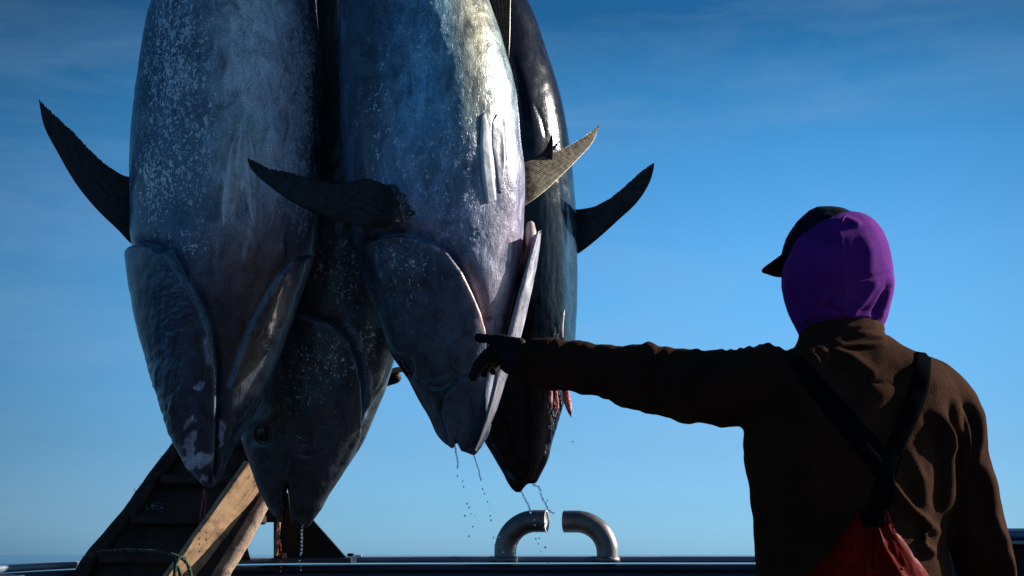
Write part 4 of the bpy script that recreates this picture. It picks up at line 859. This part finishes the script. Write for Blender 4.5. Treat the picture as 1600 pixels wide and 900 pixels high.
# cap under the hood: crown and brim turned to the left and away
cp = sect([(326, 1278, 1292), (328, 1270, 1304), (333, 1259, 1318), (341, 1251, 1332), (353, 1240, 1342), (370, 1230, 1348), (390, 1224, 1350), (408, 1221, 1350)], MY + 0.06, [0.02, 0.04, 0.06, 0.08, 0.09, 0.098, 0.10, 0.10])
V, Fs, Nm = remesh(*cp, 0.0045, 6); px, py = proj(V); D = fbm(px / 22, py / 22, 3) * 0.006 + ridge(px, py, [(1262, 340), (1290, 336), (1310, 338)], 0.002, 4)
cap = mk('cap', V + Nm * D[:, None], Fs, M_cap, man)
bm = []; c0 = P(1232, 398, MY + 0.085); ax = np.array([-0.80, 0.60, 0]); ax /= np.linalg.norm(ax); sd = np.array([ax[1], -ax[0], 0])
nu, nw = 16, 24; V = []
for side in (1, -1):
    for i in range(nu):
        for j in range(nw):
            s = (j / (nw - 1)) * 2 - 1; u = i / (nu - 1); L = 0.072 * math.sqrt(max(0, 1 - abs(s) ** 2.6)) * u + 0.0
            q = c0 + ax * (L - 0.018) + sd * s * 0.075 + np.array([0, 0, -0.50 * L - 0.018 * s * s + side * 0.003 * (1 - 0.4 * u)])
            V.append(q)
g = gridfaces(nu, nw, False); n = nu * nw
rim = [i*nw for i in range(nu)] + [(nu-1)*nw + k for k in range(1, nw)] + [i*nw + nw-1 for i in range(nu-2, -1, -1)] + list(range(nw-2, 0, -1))
mk('brim', V, np.vstack([g, g[:, ::-1] + n, np.array([[a, a + n, b + n, b] for a, b in zip(rim, rim[1:] + rim[:1])])]), M_cap, cap)
# body inside the clothes: one continuous figure with a face turned left and away
fx = np.array([-0.55, 0.83, 0]); hc = P(1303, 428, MY + 0.02)
head = rtube([hc + (0, 0.01, 0.06), hc + (0, 0.01, 0), hc + (0, 0.02, -0.07), hc + (0.01, 0.03, -0.16), hc + (0.02, 0.04, -0.3)], [0.055, 0.07, 0.045, 0.03, 0.03], 24, 30)
nose = rtube([hc + fx * 0.08 + (0, 0, 0.02), hc + fx * 0.112 + (0, 0, -0.015)], [0.010, 0.013], 10, 8)
chin = rtube([hc + fx * 0.05 + (0, 0, -0.085), hc + fx * 0.068 + (0, 0, -0.09)], [0.03, 0.028], 12, 8)
brow = rtube([hc + fx * 0.076 + np.array([0.83, 0.55, 0]) * -0.035 + (0, 0, 0.035), hc + fx * 0.076 + np.array([0.83, 0.55, 0]) * 0.035 + (0, 0, 0.035)], [0.012, 0.012], 10, 8)
hx = float(P(1330, 700, MY)[0])
trunk = rtube([(hx, MY, 1.33), (hx, MY, 1.2), (hx, MY, 0.95)], [0.08, 0.10, 0.10], 20, 20)
legs = [rtube([(hx + s*0.09, MY, 0.92), (hx + s*0.11, MY, 0.5), (hx + s*0.12, MY, 0.08)], [0.075, 0.055, 0.04], 18, 20) for s in (-1, 1)]
arms = [rtube([W3(1235, 612, -0.04), W3(1140, 605, -0.02), W3(1010, 593, 0.14), W3(860, 568, 0.33)], [0.04, 0.04, 0.035, 0.025], 14, 30), rtube([W3(1440, 622, 0.05), W3(1490, 700, 0.06), W3(1528, 840, 0.06), W3(1545, 900, 0.08), W3(1520, 1000, 0.26)], [0.035, 0.035, 0.035, 0.03, 0.025], 14, 30)]
V, Fs, Nm = remesh(*joinvf([head, nose, chin, brow, trunk] + legs + arms), 0.007, 4); bd = mk('body', V, Fs, M_face, man)
for s in (-1, 1): mk('eye', *rtube([hc + fx * 0.078 + np.array([0.83, 0.55, 0]) * s * 0.03 + (0, 0, 0.015), hc + fx * 0.080 + np.array([0.83, 0.55, 0]) * s * 0.03 + (0, 0, 0.015)], [0.010, 0.010], 10, 6), M_eye, bd)
# overalls
ov = joinvf([sect([(1000, 1180, 1490), (1040, 1176, 1494), (1100, 1178, 1492), (1160, 1190, 1480)], MY, [0.155, 0.158, 0.15, 0.12])] +
            [rtube([(hx + s*0.10, MY, 0.84), (hx + s*0.115, MY + 0.01, 0.5), (hx + s*0.12, MY, 0.12)], [0.115, 0.095, 0.085], 24, 30) for s in (-1, 1)])
V, Fs, Nm = remesh(*ov, 0.010, 6); q = fbm(V[:, 0] * 14, V[:, 2] * 9, 3) * 0.02; ovo = mk('overalls', V + Nm * q[:, None], Fs, M_red, man)
for s in (-1, 1):
    bt = joinvf([rtube([(hx + s*0.12, MY, 0.3), (hx + s*0.12, MY, 0.06)], [0.085, 0.06], 20, 12), rtube([(hx + s*0.12, MY - 0.04, 0.055), (hx + s*0.125, MY + 0.06, 0.055), (hx + s*0.13, MY + 0.15, 0.04)], [0.05, 0.05, 0.04], 18, 14)])
    V, Fs, Nm = remesh(*bt, 0.008, 5); V[:, 2] = np.maximum(V[:, 2], 0.0); mk('boot', V, Fs, M_boot, man)
# back panel of the overalls, with seams and folds, lying on the jacket
def pf(i, t):
    e = 1 - abs(2*t-1)**8
    return 0.010 * e + 0.003 * math.exp(-((t - 0.47) / 0.02) ** 2) + 0.0025 * abs(fbm(np.array([t * 9.0]), np.array([i * 4.0]), 3)[0]) * 4 + 0.004 * math.exp(-((t - (0.55 + 0.4*i)) / 0.04) ** 2)
bp = lay('back_panel', [(1338, 796), (1331, 812), (1318, 832), (1295, 862), (1262, 896), (1225, 930), (1200, 965), (1186, 1005)], [(1386, 796), (1393, 814), (1405, 835), (1425, 862), (1448, 896), (1464, 925), (1474, 960), (1480, 1005)], tj, M_red, ovo, 0.01, 60, 70, pf)
bp['label'] = 'red back panel narrowing to the strap yoke'
tree_p = bvh([tuple(np.array(v.co) + np.array(rootloc(man))) for v in bp.data.vertices], [p.vertices for p in bp.data.polygons])
lay('yoke', [(1336, 790), (1345, 806), (1349, 824)], [(1388, 788), (1382, 806), (1380, 822)], tree_p, M_strap, ovo, 0.004, 14, 12)
mk('seam', *tube(resample(np.array([np.array(hit(tree_p, x, y)[0]) + (0, -0.001, 0) for x, y in ((1366, 828), (1366, 850), (1366, 870), (1365, 889)) if hit(tree_p, x, y)[0] is not None]), 16), 0.0016, 6), M_red, ovo)
mk('seam', *tube(resample(np.array([np.array(hit(tree_p, x, y)[0]) + (0, -0.001, 0) for x, y in ((1368, 889), (1390, 889), (1412, 888)) if hit(tree_p, x, y)[0] is not None]), 16), 0.0016, 6), M_red, ovo)
# straps: the right one up over the shoulder, the left one crossing it
def hug(lst): return lst
lay('strap', [(1428, 546), (1428, 560), (1424, 590), (1414, 625), (1402, 655), (1386, 690), (1370, 740), (1352, 800)], [(1452, 550), (1455, 562), (1453, 595), (1444, 632), (1432, 662), (1417, 695), (1400, 745), (1384, 805)], tj, M_strap, ovo, 0.0045, 50, 12)
lay('strap', [(1252, 556), (1300, 606), (1350, 662), (1386, 706), (1400, 752), (1388, 802)], [(1228, 566), (1274, 630), (1322, 688), (1356, 730), (1374, 765), (1368, 805)], tj, M_strap, ovo, 0.003, 60, 10)
# gloves: palm, five fingers, curled round nothing
def glove(palm, fingers, thumb, vox=0.0028):
    sh = [rtube(p, r, 20, 16, q) for p, r, q in palm] + [rtube(p, r, 14, 22) for p, r in fingers + [thumb]]
    return remesh(*joinvf(sh), vox, 3)
H = lambda px, py, dy: P(px, py, MY + dy)
k = 1 / 665.0
palm = [([H(850, 566, 0.335), H(826, 562, 0.35), H(803, 557, 0.37)], [0.038, 0.036, 0.033], None), ([H(838, 561, 0.345), H(812, 553, 0.365), H(792, 549, 0.38)], [0.028, 0.027, 0.021], None), ([H(838, 566, 0.38), H(812, 562, 0.40), H(795, 557, 0.40)], [0.026, 0.025, 0.02], None)]
fing = [([H(812, 538, 0.36), H(785, 532, 0.375), H(765, 529.5, 0.385), H(748, 528, 0.39)], [0.016, 0.0135, 0.0125, 0.0115]),
        ([H(800, 550, 0.375), H(775, 549, 0.385), H(756, 562, 0.39), H(745, 578, 0.392), H(740, 588, 0.39)], [0.020, 0.0185, 0.0165, 0.0150, 0.0125]),
        ([H(800, 556, 0.40), H(778, 556, 0.42), H(762, 570, 0.425), H(757, 583, 0.42)], [0.015, 0.0135, 0.0125, 0.011]),
        ([H(806, 560, 0.42), H(786, 560, 0.44), H(775, 570, 0.445), H(771, 580, 0.44)], [0.013, 0.012, 0.011, 0.010])]
thumb = ([H(828, 572, 0.34), H(810, 577, 0.325), H(798, 577, 0.32), H(789, 573, 0.32)], [0.018, 0.0145, 0.013, 0.012])
V, Fs, Nm = glove(palm, fing, thumb); px, py = proj(V)
V = V + Nm * (fbm(px / 6, py / 6, 3) * 0.003)[:, None]
gl = mk('glove', V, Fs, M_glove, man); gl['label'] = 'black glove with the index finger pointing'
b0 = H(1512, 1010, 0.28)
palm2 = [([b0, b0 + (0.0, 0.03, -0.04), b0 + (-0.005, 0.05, -0.08)], [0.030, 0.032, 0.030], None)]
f2_ = [([b0 + (-0.03 + 0.02 * i, 0.05, -0.09), b0 + (-0.03 + 0.02 * i, 0.075, -0.12), b0 + (-0.03 + 0.02 * i, 0.06, -0.15 + 0.005 * (i in (0, 3)))], [0.013, 0.012, 0.010]) for i in range(4)]
V, Fs, Nm = glove(palm2, f2_, ([b0 + (-0.02, 0.03, -0.03), b0 + (-0.05, 0.05, -0.06), b0 + (-0.055, 0.06, -0.085)], [0.014, 0.013, 0.011]), 0.004); mk('glove', V, Fs, M_glove, man)
